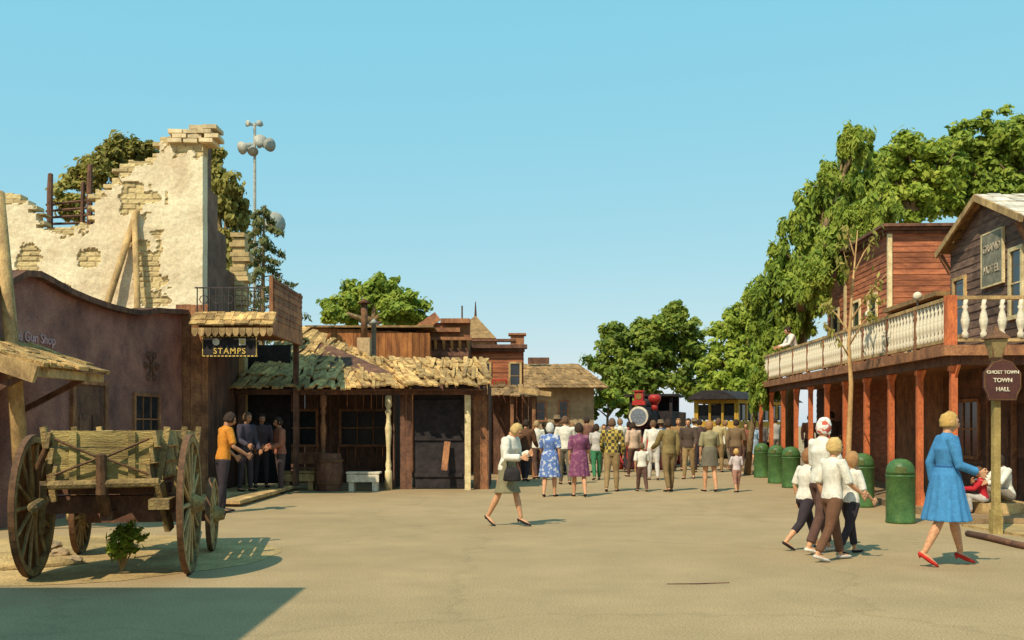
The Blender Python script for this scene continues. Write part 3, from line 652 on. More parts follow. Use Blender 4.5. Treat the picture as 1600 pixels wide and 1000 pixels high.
# ---- shake-roofed arcade
t=thing('shake_roof_arcade','long low open-fronted shop with ragged bark shake roof','building',(-3.6,25.5,0))
Ye=24.0
eL=V(-6.75,Ye,2.48); eM=V(-2.45,Ye,2.50); rL=at(468,510,27.4); rM=at(600,564,27.2)
m=MB()
shakes(m,eL,eM,rL,rM,6,.10,.045,1.6,.07,.24,.2)
shakes(m,eL+V(-.1,3.2,.1),eL,rL+V(-.2,.2,0),rL,5,.15,.04)
m.build('roof',M['shake'],t)
m=MB(); shakes(m,V(-2.6,Ye-.15,2.52),V(-.52,Ye-.15,2.52),at(598,560,26.4),at(757,562,26.4),5,.10,.045,1.6,.07,.24,.2); m.build('lower_roof',M['shake'],t)
m=MB(); m.prism([eL+V(.2,.1,-.1),eM+V(.5,.1,-.1),V(rM.x,rM.y,rM.z-.15),V(rL.x,rL.y,rL.z-.15)],(0,0,.05)); m.prism([V(-2.6,24,2.4),V(-.6,24,2.4),V(-.75,26.4,3.15),V(-2.6,26.4,3.15)],(0,0,.05)); m.build('roof_deck',M['darkwood'],t)
m=MB(); planks(m,(-6.8,27.3),(-2.9,27.3),0,3.4,(0,-1),True,.2); planks(m,(-2.9,24.6),(-2.9,27.3),0,2.5,(-1,0),True,.2); m.build('wall',M['darkwood'],t)
m=MB(); planks(m,(-2.75,24.55),(-2.45,24.55),0,2.45,(0,-1),True,.16); m.build('door_post',M['darkwood'],t)
m=MB(); planks(m,(-.95,24.6),(-.6,24.6),0,2.45,(0,-1),True,.17); m.build('end_post',M['brownwood'],t)
m=MB(); planks(m,(-.6,24.5),(-.6,27.5),0,2.6,(1,0),True,.2); m.build('end_wall',M['darkwood'],t)
m=MB(); m.box(-2.44,-1.18,24.62,24.68,.03,2.42)
for z in(.3,1.2,2.1): m.box(-2.40,-1.22,24.58,24.62,z,z+.1)
m.build('door',M['black'],t)
m=MB(); m.beam(V(-6.7,24.25,2.38),V(-.6,24.25,2.38),.12,.13); m.build('beam',M['darkwood'],t)
def post(px,mt,tur=True,y=24.3):
    x=(px-800)/F*y; m=MB()
    if tur: m.lathe((x,y,0),[(.001,0),(.09,0),(.09,.45),(.06,.5),(.075,.6),(.05,.75),(.05,1.0),(.07,1.3),(.085,1.5),(.055,1.65),(.05,1.8),(.08,1.9),(.05,1.98),(.085,2.05),(.085,2.3),(.001,2.3)],12)
    else: m.beam(V(x,y,0),V(x,y,2.3),.14,.14)
    m.build('post',M[mt],t,tur)
post(505,'brownwood'); post(607,'cream'); post(731,'cream',False); post(378,'darkwood',False)
m=MB(); m.beam(at(694,735,24.3),at(699,690,24.5),.15,.03,(0,1,0)); m.build('notice_board',M['brownwood'],t)
window(t,V(-4.0,27.25,1.5),(1,0,0),(0,-1,0),1.3,.9,M['brownwood'],(2,1)); window(t,V(-5.8,27.25,1.5),(1,0,0),(0,-1,0),.9,.9,M['brownwood'],(1,1))
m=MB(); c=at(569,560,27); m.box(c.x-.17,c.x+.17,26.85,27.2,c.z-.4,c.z+.55); m.build('chimney',mat('chimney_brick',(.50,.35,.19),(.33,.22,.12),14,island=.2),t)
m=MB(); c=at(569,530,27); m.lathe((c.x,27.02,c.z),[(.001,0),(.09,0),(.09,.95),(.001,.95)],12); m.lathe((c.x,27.02,c.z+.97),[(.001,0),(.2,.0),(.001,.14)],12); m.build('stove_pipe',M['rust'],t,True)
m=MB(); c=at(584,545,28.2); m.lathe((c.x,28.2,c.z-.3),[(.001,0),(.07,0),(.07,1.0),(.15,1.02),(.001,1.15)],10); m.build('stove_pipe',M['grey'],t,True)
def bench(x0,x1,y,mt,lab,zz=.0,back=False,apron=False):
    t=thing('bench',lab,'bench',((x0+x1)/2,y,zz)); m=MB()
    for k in range(3): m.box(x0,x1,y-.2+k*.14,y-.08+k*.14,zz+.42,zz+.46)
    m.build('seat',M[mt],t)
    for x in(x0+.12,x1-.12): m=MB(); m.box(x-.06,x+.06,y-.17,y+.17,zz,zz+.42); m.build('leg',M[mt],t)
    if apron: m=MB(); m.box(x0+.02,x1-.02,y-.205,y-.18,zz+.22,zz+.40); m.build('apron',M[mt],t)
    if back:
        m=MB(); m.box(x0,x1,y+.22,y+.25,zz+.55,zz+.85); m.build('backrest',M[mt],t)
        for x in(x0+.12,x1-.12): m=MB(); m.box(x-.03,x+.03,y+.25,y+.29,zz+.3,zz+.85); m.build('back_support',M[mt],t)
bench(-3.95,-3.15,23.95,'white','white painted bench between the turned posts, in front',0,False,True)
bench(-5.55,-4.75,24.3,'oldwood','low pale wooden bench left of the barrel',0,False,True)
bench(-6.1,-4.9,26.2,'brownwood','long brown bench inside the dim arcade',0,True)
t=thing('barrel','dark wooden barrel in front of the carved brown arcade post','barrel',(-4.38,23.9,0))
m=MB(); m.lathe((-4.38,23.9,0),[(.001,0),(.27,0),(.33,.25),(.35,.45),(.33,.65),(.28,.9),(.25,.9),(.24,.85),(.001,.84)],16); m.build('staves',M['darkwood'],t)
for z in(.18,.7): m=MB(); m.lathe((-4.38,23.9,z),[(.31,0),(.345,0),(.347,.05),(.31,.05)],16); m.build('hoop',M['rust'],t)
# ---- rust plank building behind
t=thing('plank_building','rust coloured vertical plank building behind the shake roof','building',(-4.2,31,0))
m=MB(); planks(m,(at(478,512,30).x,30),(at(672,512,30).x,30),0,4.48,(0,-1),True,.2,ztop=lambda x:4.52-.05*x); m.box(-6.1,-2.5,30.02,33,0,4.3); m.build('wall',M['rustplank'],t)
m=MB(); m.box(-6.2,-2.35,29.85,33.1,4.5,4.56); m.build('roof',M['shingle'],t)
# ---- dark false front
t=thing('false_front_shop','dark timber shop with bracketed stepped cornice behind the chimney','building',(-2.2,32,0))
m=MB(); planks(m,(-2.75,31),(-1.35,31),0,4.3,(0,-1),False,.16); m.box(-2.75,-1.35,31.02,34,0,4.25); m.build('wall',M['darkwood'],t)
m=MB(); m.box(-2.95,-1.6,30.75,31.2,4.45,4.58); m.box(-2.6,-1.25,30.8,31.1,4.2,4.3); m.box(-2.2,-1.3,30.7,31.3,4.72,4.86); m.beam(V(-2.9,30.8,4.5),V(-2.3,30.9,4.95),.3,.08,(0,1,0)); m.box(-2.9,-1.3,30.95,31.1,4.25,4.75)
m.build('cornice',M['brownwood'],t)
for k in range(6): m=MB(); m.prism([V(-2.65+k*.25,30.7,4.2),V(-2.65+k*.25,30.98,4.2),V(-2.65+k*.25,30.98,3.9)],(.08,0,0)); m.build('bracket',M['oldwood'],t)
m=MB(); m.tube([at(722,560,31),at(722,478,31)],.025,6); m.build('vent_pipe',M['rust'],t)
# ---- turret roof house
t=thing('hip_roof_house','small house with hipped shingle roof and pointed finial','house',(-1.25,36,0))
m=MB(); m.box(-2.0,-.65,35,37.5,0,4.55); m.build('wall',M['oldwood'],t)
m=MB(); ap=at(743,493,36.2); cs=[V(-2.35,34.7,4.6),V(-.55,34.7,4.6),V(-.55,37.8,4.6),V(-2.35,37.8,4.6)]
m.add(cs+[ap],[(0,1,4),(1,2,4),(2,3,4),(3,0,4),(3,2,1,0)]); m.build('roof',M['shingle'],t)
m=MB(); m.tube([ap-V(0,0,.1),ap+V(0,0,.5)],[.05,.015],6); m.build('finial',M['darkwood'],t)
window(t,V(-1.35,34.99,4.15),(1,0,0),(0,-1,0),.8,.35,M['cream'],(2,0))
# ---- red building
t=thing('red_shop','red timber shop with layered cornice and small sign boards','building',(-.4,34,0))
m=MB(); planks(m,(-1.35,33),(.35,33),0,4.1,(0,-1),False,.15); planks(m,(.35,33),(.35,37),0,4.0,(1,0),False,.15); m.box(-1.35,.33,33.02,37,0,4.0); m.build('wall',M['redside'],t)
m=MB(); m.box(-1.5,.5,32.7,33.2,4.1,4.22); m.box(-1.42,.42,32.82,33.2,4.0,4.1); m.box(-1.55,.1,32.9,33.3,4.34,4.42); m.build('cornice',M['darkwood'],t)
m=MB(); m.box(-.05,.40,32.95,33.4,4.22,4.55); m.box(-.12,.47,32.88,33.5,4.55,4.61); m.build('parapet',M['brownwood'],t)
for z in(2.98,2.72):
    m=MB(); m.box(-.72,-.18,32.93,32.965,z-.1,z+.1); s=m.build('sign_board',M['red'],t)
    m=MB()
    for q in (-.62,-.53,-.44,-.36,-.28): m.box(q,q+.06,32.92,32.929,z-.05,z+.05)
    m.build('faded_lettering',M['brass'],s)
window(t,V(-.95,32.96,3.2),(1,0,0),(0,-1,0),.4,.8,M['oldwood'],(1,1)); window(t,V(.1,32.96,3.2),(1,0,0),(0,-1,0),.3,.8,M['oldwood'],(0,1))
t=thing('shop_canopy','small shingle porch canopy on posts in front of the red shop','canopy',(-.1,31,0))
m=MB(); shakes(m,V(-.9,29.6,2.48),V(.75,29.6,2.42),V(-.9,31.8,2.85),V(.75,31.8,2.8),4,.16,.03); m.build('roof',M['shingle'],t)
for x in(-.8,0,.65): m=MB(); m.beam(V(x,29.8,0),V(x,29.8,2.45),.1,.1); m.build('post',M['brownwood'],t)
m=MB(); planks(m,(-.6,31.9),(.8,31.9),0,2.8,(0,-1),True,.2); m.build('wall',M['darkwood'],t)
m=MB(); m.beam(V(.2,29.5,2.62),V(1.15,29.3,2.48),.03,.14,(0,0,1)); m.build('fascia',M['oldwood'],t)
# ---- brown shake house
t=thing('stone_depot','brown shingle-roofed stone depot at the end of the street','building',(2.3,47,0))
m=MB(); m.box(.3,3.75,45.6,49,0,3.4); m.build('wall',M['stone'],t)
m=MB(); shakes(m,V(.3,44.6,3.25),V(4.3,44.6,3.25),V(.5,47.3,4.45),V(3.1,47.3,4.45),9,.16,.04,1.5,.01,.04); shakes(m,V(4.3,44.6,3.25),V(4.3,50,3.25),V(3.1,47.3,4.45),V(3.1,47.5,4.45),9,.16,.04,1.5,.01,.04); m.prism([V(.3,44.7,3.2),V(4.2,44.7,3.2),V(3.1,47.3,4.4),V(.5,47.3,4.4)],(0,0,.03)); m.build('roof',M['shingle'],t)
window(t,V(2.35,45.6,2.2),(1,0,0),(0,-1,0),.35,.9,M['brownwood'],(1,1)); window(t,V(1.2,45.6,2.2),(1,0,0),(0,-1,0),.6,.8,M['brownwood'],(1,1))
m=MB(); m.box(.75,1.75,46.9,46.96,4.45,4.75); m.build('ridge_board',M['darkwood'],t)
# ================================================================== RIGHT BUILDING
t=thing('town_hall','two storey timber hall with red porch posts and white balcony railing','building',RB(0,16.6),RZ)
MT=MW[t.name]; un=V(SL,1,0).normalized(); nl=V(-1,SL,0).normalized(); ac=V(1,-SL,0).normalized()
def q2(x,y,z): return RB(x,y+16.6,z)
m=MB(); a=q2(2.0,1.5,0);b=q2(2.0,16,0); planks(m,a,b,.12,2.72,nl,False,.17); a2=q2(2.0,1.5,0);b2=q2(6.5,1.5,0); planks(m,a2,b2,.12,2.72,-un,False,.17); m.build('wall',M['darkwood'],t)
m=MB()
def rbox(m,x0,x1,y0,y1,z0,z1): m.obox(q2((x0+x1)/2,(y0+y1)/2,(z0+z1)/2),ac,un,(0,0,1),(x1-x0)/2,(y1-y0)/2,(z1-z0)/2)
rbox(m,-.18,2.1,1.5,16,2.73,2.86); rbox(m,-.18,6.5,-.2,1.5,2.73,2.86); m.build('balcony_floor',M['brownwood'],t)
m=MB(); rbox(m,-.25,-.18,-.2,16,2.72,2.89); rbox(m,-.25,6.5,-.27,-.2,2.72,2.89); m.build('fascia',M['brownwood'],t)
m=MB(); rbox(m,-.08,.08,-.1,16,2.58,2.72); rbox(m,.09,6.4,-.08,.08,2.58,2.72); m.build('porch_beam',M['darkwood'],t)
pm=MB(); pm.obox(V(0,0,1.23),(1,0,0),(0,1,0),(0,0,1),.052,.052,1.23); pm.obox(V(0,0,.12),(1,0,0),(0,1,0),(0,0,1),.065,.065,.12); pm.obox(V(0,0,2.4),(1,0,0),(0,1,0),(0,0,1),.07,.07,.04)
pm.prism([V(0,.055,2.25),V(0,.055,2.45),V(0,.22,2.45)],(.04,0,0)); pm.prism([V(0,-.055,2.25),V(0,-.055,2.45),V(0,-.22,2.45)],(.04,0,0))
pp=None
for i in range(11):
    if pp is None: pp=o=pm.build('post',M['redwood'],t,world=False)
    else: o=pp.copy(); C.objects.link(o); o.parent=t
    o.location=(0,.0+1.52*i,.12)
for x in(2.2,4.4): o=pp.copy(); C.objects.link(o); o.parent=t; o.location=(x,0,.12)
bal=MB(); bal.lathe((0,0,0),[(.001,0),(.045,0),(.045,.08),(.028,.11),(.05,.19),(.062,.28),(.045,.38),(.026,.45),(.045,.49),(.026,.53),(.045,.6),(.001,.6)],8)
bp_=None
def rail(x0,y0,x1,y1,nb,sc_=.82):
    global bp_
    m=MB(); A=q2(x0,y0,3.68);B=q2(x1,y1,3.68); m.beam(A,B,.09,.06); m.beam(A-V(0,0,.7),B-V(0,0,.7),.07,.05)
    r=m.build('railing',M['oldwood'],t)
    for k in range(nb):
        f=(k+.5)/nb
        if bp_ is None: bp_=o=bal.build('baluster',M['white'],r,True,world=False)
        else: o=bp_.copy(); C.objects.link(o); o.parent=r
        o.location=(x0+(x1-x0)*f,y0+(y1-y0)*f,3.01); o.scale=(sc_,sc_,1.06)
    m=MB(); c=q2(x0,y0,3.31); w_=.08 if (y0<0) else .04; m.obox(c,ac,un,(0,0,1),w_,w_,.41); m.build('railing_post',M['brownwood'] if w_<.05 else M['redwood'],t)
for i in range(10): rail(-.08,-.08+1.52*i,-.08,-.08+1.52*(i+1),9)
rail(2.1,-.1,.0,-.1,7,1.2); rail(4.2,-.1,2.1,-.1,5,1.2)
m=MB(); xg=1.6; planks(m,q2(xg,.8,0),q2(xg,4.1,0),2.87,5.05,nl,False,.15)
for k in range(6):
    z=5.05+k*.13; h=(5.82-z)/.77*1.65
    if h>.1: planks(m,q2(xg,2.45-h,0),q2(xg,2.45+h,0),z,z+.13,nl,False,.13)
planks(m,q2(xg,.8,0),q2(6,.8,0),2.87,5.0,-un,False,.15); planks(m,q2(6,4.1,0),q2(xg,4.1,0),2.87,5.0,un,False,.15)
m.build('upper_wall',mat('grey_brown_siding',(.20,.12,.08),(.09,.05,.038),4,(1,1,3),island=.3,bump=.5),t)
m=MB(); ax=q2(1.35,2.4,5.93);eF=q2(1.35,4.3,5.15);eN=q2(1.35,.5,5.15); back=ac*5
shakes(m,eN,eN+back,ax,ax+back,8,.18,.03,1.4,.005,.02)
m.build('roof',M['paleroof'],t)
m=MB(); shakes(m,eF,eF+back,ax,ax+back,8,.18,.03,1.4,.005,.02); m.build('roof',M['shingle'],t)
for e_ in (eF,eN): m=MB(); m.beam(ax-V(0,0,.04),e_-V(0,0,.04),.05,.12,V(0,0,1)); m.build('bargeboard',M['oldwood'],t)
for y in(.75,4.15): m=MB(); m.beam(q2(1.6,y,4.7),q2(1.38,y,5.1),.08,.08); m.build('eave_bracket',M['brownwood'],t)
window(t,q2(xg-.03,1.15,4.1),un,nl,.4,1.15,M['cream'],(0,1)); window(t,q2(xg-.03,3.6,3.95),un,nl,.5,1.1,M['oldwood'],(0,1))
for y,k in ((2.6,'d'),(4.2,'w'),(6.2,'d'),(8.0,'w'),(10,'d'),(12,'w'),(14,'d')):
    if k=='d': door(t,q2(1.965,y,1.2),un,nl,.95,2.1,M['brownwood'],M['darkwood'])
    else: window(t,q2(1.965,y,1.5),un,nl,1.1,1.1,M['brownwood'],(2,1))
t2=thing('wall_sign','faded grey wall sign with pale lettering on the gabled upper wall','sign',q2(xg-.06,1.9,4.2),RZ)
c=q2(xg-.07,2.05,4.68); m=MB(); m.obox(c,un,nl,(0,0,1),.44,.02,.49); m.build('board',mat('sign_faded',(.27,.25,.18),(.15,.14,.10),bump=.1),t2)
m=MB()
for s in(-1,1): m.obox(c+un*s*.44,un,nl,(0,0,1),.015,.026,.51); m.obox(c+V(0,0,s*.5),un,nl,(0,0,1),.44,.026,.015)
m.build('frame',M['cream'],t2)
for k,s in enumerate(('GRAND','HOTEL')): text(s,.21,c+nl*.026+V(0,0,.2-.4*k),-un,nl,mat('faded_letter',(.58,.48,.34),(.22,.18,.13),22,bump=.1),t2)
# upper block with false front
t=thing('false_front_block','red sided upper block with flat cornice behind the balcony','building',q2(3.5,11,0),RZ)
m=MB(); planks(m,q2(1.8,8.4,0),q2(5.6,8.4,0),3.9,6.35,-un,False,.14); planks(m,q2(1.8,8.4,0),q2(1.8,14,0),2.9,6.35,nl,False,.14); m.obox(q2(3.7,11.2,3.2),ac,un,(0,0,1),1.87,2.77,3.1); m.build('wall',M['redside'],t)
m=MB(); 
for z,o_,h in((6.35,.06,.06),(6.42,.16,.06),(6.49,.24,.07)):
    m.obox(q2(3.7,11.2,z+h/2),ac,un,(0,0,1),1.95+o_,2.85+o_,h/2)
m.build('cornice',M['darkwood'],t)
for y in (8.35,12.05): m=MB(); rbox(m,1.70,1.80,y-.05,y+.05,2.9,6.34); m.build('corner_board',M['cream'],t)
for y in(9.6,11,13): window(t,q2(1.75,y,4.3),un,nl,.6,1.3,M['cream'],(0,1))
t=thing('lean_to_wing','low dark wing with a cream framed window beside the gabled wall','building',q2(3,6.2,0),RZ)
m=MB(); planks(m,q2(1.8,5.2,0),q2(5.5,5.2,0),2.9,4.35,-un,False,.15); planks(m,q2(1.8,5.2,0),q2(1.8,8.3,0),2.9,4.3,nl,False,.15); m.obox(q2(3.6,6.7,2.1),ac,un,(0,0,1),1.75,1.47,2.1); m.build('wall',M['brownwood'],t)
m=MB(); m.obox(q2(3.6,6.7,4.42),ac,un,(0,0,1),2.0,1.7,.05); m.build('roof',M['shingle'],t)
window(t,q2(2.35,5.17,3.75),ac,-un,.6,.65,M['cream'],(1,1)); window(t,q2(1.77,6.8,3.6),un,nl,.7,.9,M['cream'],(1,1))
for px,py,lab in ((1433,463,'white globe lamp on the balcony railing nearer the gable'),(1357,491,'white globe lamp on the balcony railing farther along')):
    tt=(px-800)/F; yy=(6.7+.5)/(tt-SL); c=RB(.5,yy,0); z=CH+(HZ-py)/F*yy
    t=thing('globe_lamp',lab,'lamp',(c.x,c.y,2.86)); m=MB(); m.sphere((c.x,c.y,z),.085,16,12); m.build('globe',M['white'],t,True); m=MB(); m.tube([V(c.x,c.y,2.86),V(c.x,c.y,z-.08)],.02,8); m.build('stem',M['iron'],t)
# ---- lamp post sign
b0=gp(1556,834); t=thing('sign_post','wooden post with lantern and dark sign reading GHOST TOWN TOWN HALL','sign post',b0)
X0,Y0=b0.x,b0.y; zf=lambda py:CH+(HZ-py)/F*Y0
m=MB(); m.beam(V(X0,Y0,0),V(X0,Y0,zf(560)),.095,.095); m.beam(V(X0,Y0,0),V(X0,Y0,.35),.14,.14); m.build('post',mat('post_wood',(.42,.31,.11),(.26,.18,.06),6,bump=.4),t)
zc=zf(596); cx=X0+.04
m=MB(); pr=[(-.27,-.1),(-.22,-.2),(-.2,-.28),(.2,-.28),(.22,-.2),(.27,-.1),(.27,.12),(.2,.2),(.14,.28),(0,.32),(-.14,.28),(-.2,.2),(-.27,.12)]
m.prism([V(cx+x,Y0-.08,zc+y) for x,y in pr],(0,-.04,0)); m.build('board',mat('sign_brown',(.10,.035,.028),(.065,.025,.022),bump=.2),t)
m=MB(); pr2=[V(cx+x*.95,Y0-.122,zc+y*.95) for x,y in pr]; m.tube(pr2+[pr2[0]],.0035,5); m.build('border',M['brass'],t)
for s,dz,sz in (('GHOST TOWN',.125,.068),('TOWN',.01,.085),('HALL',-.12,.085)): text(s,sz,(cx,Y0-.126,zc+dz),(1,0,0),(0,-1,0),M['white'],t)
zl=zf(560); m=MB()
for a in range(4):
    q=math.pi/4+a*math.pi/2; m.beam(V(X0+.08*math.cos(q),Y0+.08*math.sin(q),zl),V(X0+.15*math.cos(q),Y0+.15*math.sin(q),zl+.28),.02,.02)
m.lathe((X0,Y0,zl+.28),[(.001,0),(.21,0),(.2,.02),(.08,.11),(.05,.13),(.03,.17),(.001,.2)],4,Matrix.Rotation(R(45),3,'Z')); m.lathe((X0,Y0,zl-.03),[(.001,0),(.09,0),(.1,.03),(.001,.03)],4,Matrix.Rotation(R(45),3,'Z')); m.build('lantern',M['rust'],t)
m=MB(); m.lathe((X0,Y0,zl+.01),[(.001,0),(.09,0),(.17,.26),(.001,.26)],4,Matrix.Rotation(R(45),3,'Z')); m.build('lantern_glass',mat('amber_glass',(.30,.22,.10),(.2,.14,.06),3,rough=.25,bump=0),t)
# ---- bins
def make_bin():
    t=thing('litter_bin','x','litter bin'); m=MB(); m.lathe((0,0,0),[(.001,0),(.225,0),(.235,.03),(.225,.06),(.225,.74),(.233,.75),(.233,.78),(.001,.78)],24); m.build('body',M['green'],t,True,world=False)
    m=MB(); m.lathe((0,0,.78),[(.23,0),(.225,.06),(.205,.14),(.165,.20),(.10,.245),(.001,.26)],24); m.build('dome_lid',M['green'],t,True,world=False)
    m=MB(); m.obox(V(-.105,-.19,.86),V(.87,-.5,0).normalized(),V(-.5,-.87,.3).normalized(),V(0,0,1),.085,.012,.05); m.build('flap',mat('flap_paint',(.12,.15,.045),bump=.1),t,world=False)
    return t
bn=make_bin()
for i,(px,py,lab) in enumerate(((1407,817,'large green domed litter bin nearest, by the porch corner post'),(1347,792,'green domed litter bin half hidden behind the walking family'),(1236,762,'brownish green litter bin, nearest of the three beside the crowd'),(1213,755,'middle green litter bin of the three beside the crowd'),(1190,746,'farthest green litter bin of the three beside the crowd'))):
    o=bn if i==0 else copy_tree(bn); o.location=gp(px,py); o.rotation_euler.z=U(-.3,.3); tag(o,lab,'litter bin','green domed litter bins')
# ================================================================== WAGON
wg=thing('wooden_wagon','old weathered wooden wagon with big spoked wheels on the left','wagon',(-4.2,10.5,0),R(10))
def wheel(x,y,r):
    m=MB(); n=32; I=Matrix.Rotation(R(90),3,'Y')
    m.lathe((x-.03,y,r),[(r*.89,0),(r*.975,0),(r*.975,.06),(r*.89,.06),(r*.89,0)],n,I); w=m.build('wheel',M['wagonwood'],wg,world=False)
    t_=MB(); t_.lathe((x-.03,y,r),[(r*.976,0),(r,0),(r,.06),(r*.976,.06),(r*.976,0)],n,I); t_.build('tyre',M['rust'],w,world=False)
    h=MB(); h.lathe((x-.15,y,r),[(.001,0),(.07,0),(.08,.05),(.11,.1),(.11,.2),(.08,.25),(.07,.3),(.001,.3)],14,I); h.build('hub',M['wagonwood'],w,world=False)
    for k in range(14):
        a=2*math.pi*k/14; s=MB(); s.tube([V(x,y+math.cos(a)*.09,r+math.sin(a)*.09),V(x,y+math.cos(a)*r*.5,r+math.sin(a)*r*.5),V(x,y+math.cos(a)*r*.9,r+math.sin(a)*r*.9)],[.028,.020,.018],6); s.build('spoke',M['oldwood'],w,world=False)
wheel(-.78,0,.74);wheel(.78,0,.74);wheel(-.78,1.95,.46);wheel(.78,1.95,.46)
for y,r in((0,.74),(1.95,.46)):
    m=MB(); m.box(-.7,.7,y-.09,y+.09,r-.08,r+.1); m.tube([V(-.93,y,r),V(.93,y,r)],.045,8); m.build('axle',M['darkwood'],wg,world=False)
m=MB(); m.box(-.06,.06,-.3,2.3,.60,.70); m.box(-.58,.58,-.1,.1,.86,.98); m.box(-.5,.5,1.85,2.05,.6,.98); m.build('bolster',M['darkwood'],wg,world=False)
m=MB(); 
for k in range(5): m.box(-.42+k*.168+.004,-.252+k*.168-.004,-.45,2.4,.98,1.02)
m.build('floor',M['wagonwood'],wg,world=False)
for s in(-1,1):
    m=MB()
    for k in range(3):
        m.obox(V(s*(.45+.03*k),.95,1.10+k*.165),(1,0,.15*s),(0,1,U(-.015,.015)),(-.15*s,0,1),.018,1.45,.078)
    m.build('side_board',M['wagonwood'],wg,world=False)
    for y in(-.3,.9,2.1): m=MB(); m.beam(V(s*.50,y,.8),V(s*.60,y,1.56),.06,.07,(0,1,0)); m.build('stake',M['wagonwood'],wg,world=False)
m=MB()
for k in range(3): m.obox(V(U(-.01,.01),-.42,1.10+k*.17),(1,0,U(-.02,.02)),(0,1,0),(0,0,1),.43+.03*k,.02,.08)
for s in(-1,1): m.obox(V(s*.28,-.45,1.26),(1,0,0),(0,1,0),(0,0,1),.035,.02,.25)
m.build('end_board',mat('sunlit_end_wood',(.55,.40,.14),(.25,.17,.06),4,(.5,1,3),island=.25,bump=.9,grime=.4,bd=.02),wg,world=False)  # sunlight on the near end painted in as paler, yellower wood
m=MB(); m.obox(V(0,2.4,1.25),(1,0,0),(0,1,0),(0,0,1),.46,.02,.26); m.build('end_board',M['wagonwood'],wg,world=False)
m=MB(); m.tube([V(-.45,-.49,1.44),V(0,-.51,1.24),V(.45,-.49,1.44)],.014,6); m.tube([V(-.45,-.49,1.08),V(0,-.52,1.26),V(.45,-.49,1.08)],.014,6); m.tube([V(0,-.52,1.28),V(0,-.5,.9),V(0,-.3,.7)],[.05,.06,.06],8); m.build('chain',M['rust'],wg,world=False)
m=MB(); m.tube([V(-.5,-.5,.98),V(.55,-.5,1.0)],.045,8); m.tube([V(-.58,-.35,.82),V(-.58,-.75,.78)],.05,8); m.box(.48,.68,-.7,-.3,.74,.84); m.beam(V(-.55,-.5,1.0),V(-.62,-.3,.5),.06,.1); m.beam(V(.55,-.5,1.0),V(.62,-.3,.5),.06,.1);m.build('cross_bar',M['wagonwood'],wg,world=False)
m=MB()
m.tube([V(-.68,-.2,.85),V(-.64,-.35,1.15),V(-.5,-.46,1.42)],[.03,.035,.03],8); m.build('brake_arm',M['rust'],wg,world=False)
m=MB(); m.beam(V(.1,2.3,.6),V(.15,4.2,.22),.09,.09); m.build('tongue',M['wagonwood'],wg,world=False)
sc=gp(190,893); t=thing('small_shrub','small yellow-green shrub growing in front of the wagon','shrub',sc)
cl=[]; m=MB()
for k in range(15):
    a=U(0,6.28); r=U(.04,.24); h=U(.22,.5)*(1.2-r*1.5); p=sc+V(r*math.cos(a),r*.7*math.sin(a),h); m.tube([sc,sc.lerp(p,.5)+V(0,0,.05),p],[.011,.008,.004],5); cl.append((p,(.05,.05,.06),36)); cl.append((sc.lerp(p,.65),(.05,.05,.05),16))
m.build('stem',M['palebark'],t); leafmesh('foliage',cl,M['leafbright'],t,.036,0,3.0,5)
for i,(px,py,r_) in enumerate(((60,872,.12),(95,868,.09),(78,862,.14),(118,878,.07))):
    p=gp(px,py); m=MB(); sd=i*7
    m.sphere(p+V(0,0,r_*.35),(r_*1.2,r_,r_*.7),10,8,lambda v:v*(1+.35*noise.noise(v*1.7+V(sd,0,0)))); tag(m.build('rock',M['stone']),['pale rock left of the others under the wagon','pale rock second from right beside the wagon','largest pale rock in the heap under the wagon','smallest pale rock at the right of the heap'][i],'rock','rocks beside the wagon')
# ================================================================== LIGHT POLE
t=thing('floodlight_pole','tall pale pole carrying floodlights and a horn loudspeaker above the ruin','light pole',(at(398,600,29).x,29,0))
X0=at(398,600,29).x; Z=lambda py,Y=29:CH+(HZ-py)/F*Y
m=MB(); m.tube([V(X0,29,0),V(X0,29,Z(192))],[.06,.04],8); m.beam(V(X0-.3,29,Z(225)),V(X0+.35,29,Z(225)),.05,.05); m.beam(V(X0-.25,29,Z(195)),V(X0+.25,29,Z(195)),.04,.04); m.build('pole',M['grey'],t)
def flood(px,py,dx,dy,s,nm='floodlight'):
    c=V((px-800)/F*29,28.9,Z(py)); d=V(dx,-1,dy).normalized(); Mx=d.to_track_quat('Z','Y').to_matrix(); m=MB(); m.lathe(c-d*.1*s,[(.001,-.12*s),(.07*s,-.12*s),(.09*s,0),(.17*s,.12*s),(.2*s,.2*s),(.001,.17*s)],14,Mx); o=m.build(nm,M['grey'],t,True)
flood(383,232,-.8,-.5,.95);flood(397,236,.1,-.9,.8);flood(408,224,.4,.3,1.0);flood(420,228,1.2,-.2,1.0);flood(390,195,-.9,0,.5);flood(406,195,.9,0,.5)
flood(428,351,.9,.1,1.6,'horn_loudspeaker'); m=MB(); m.beam(V(X0,29,Z(347)),V((428-800)/F*29,29,Z(350)),.04,.04); m.build('bracket',M['grey'],t)
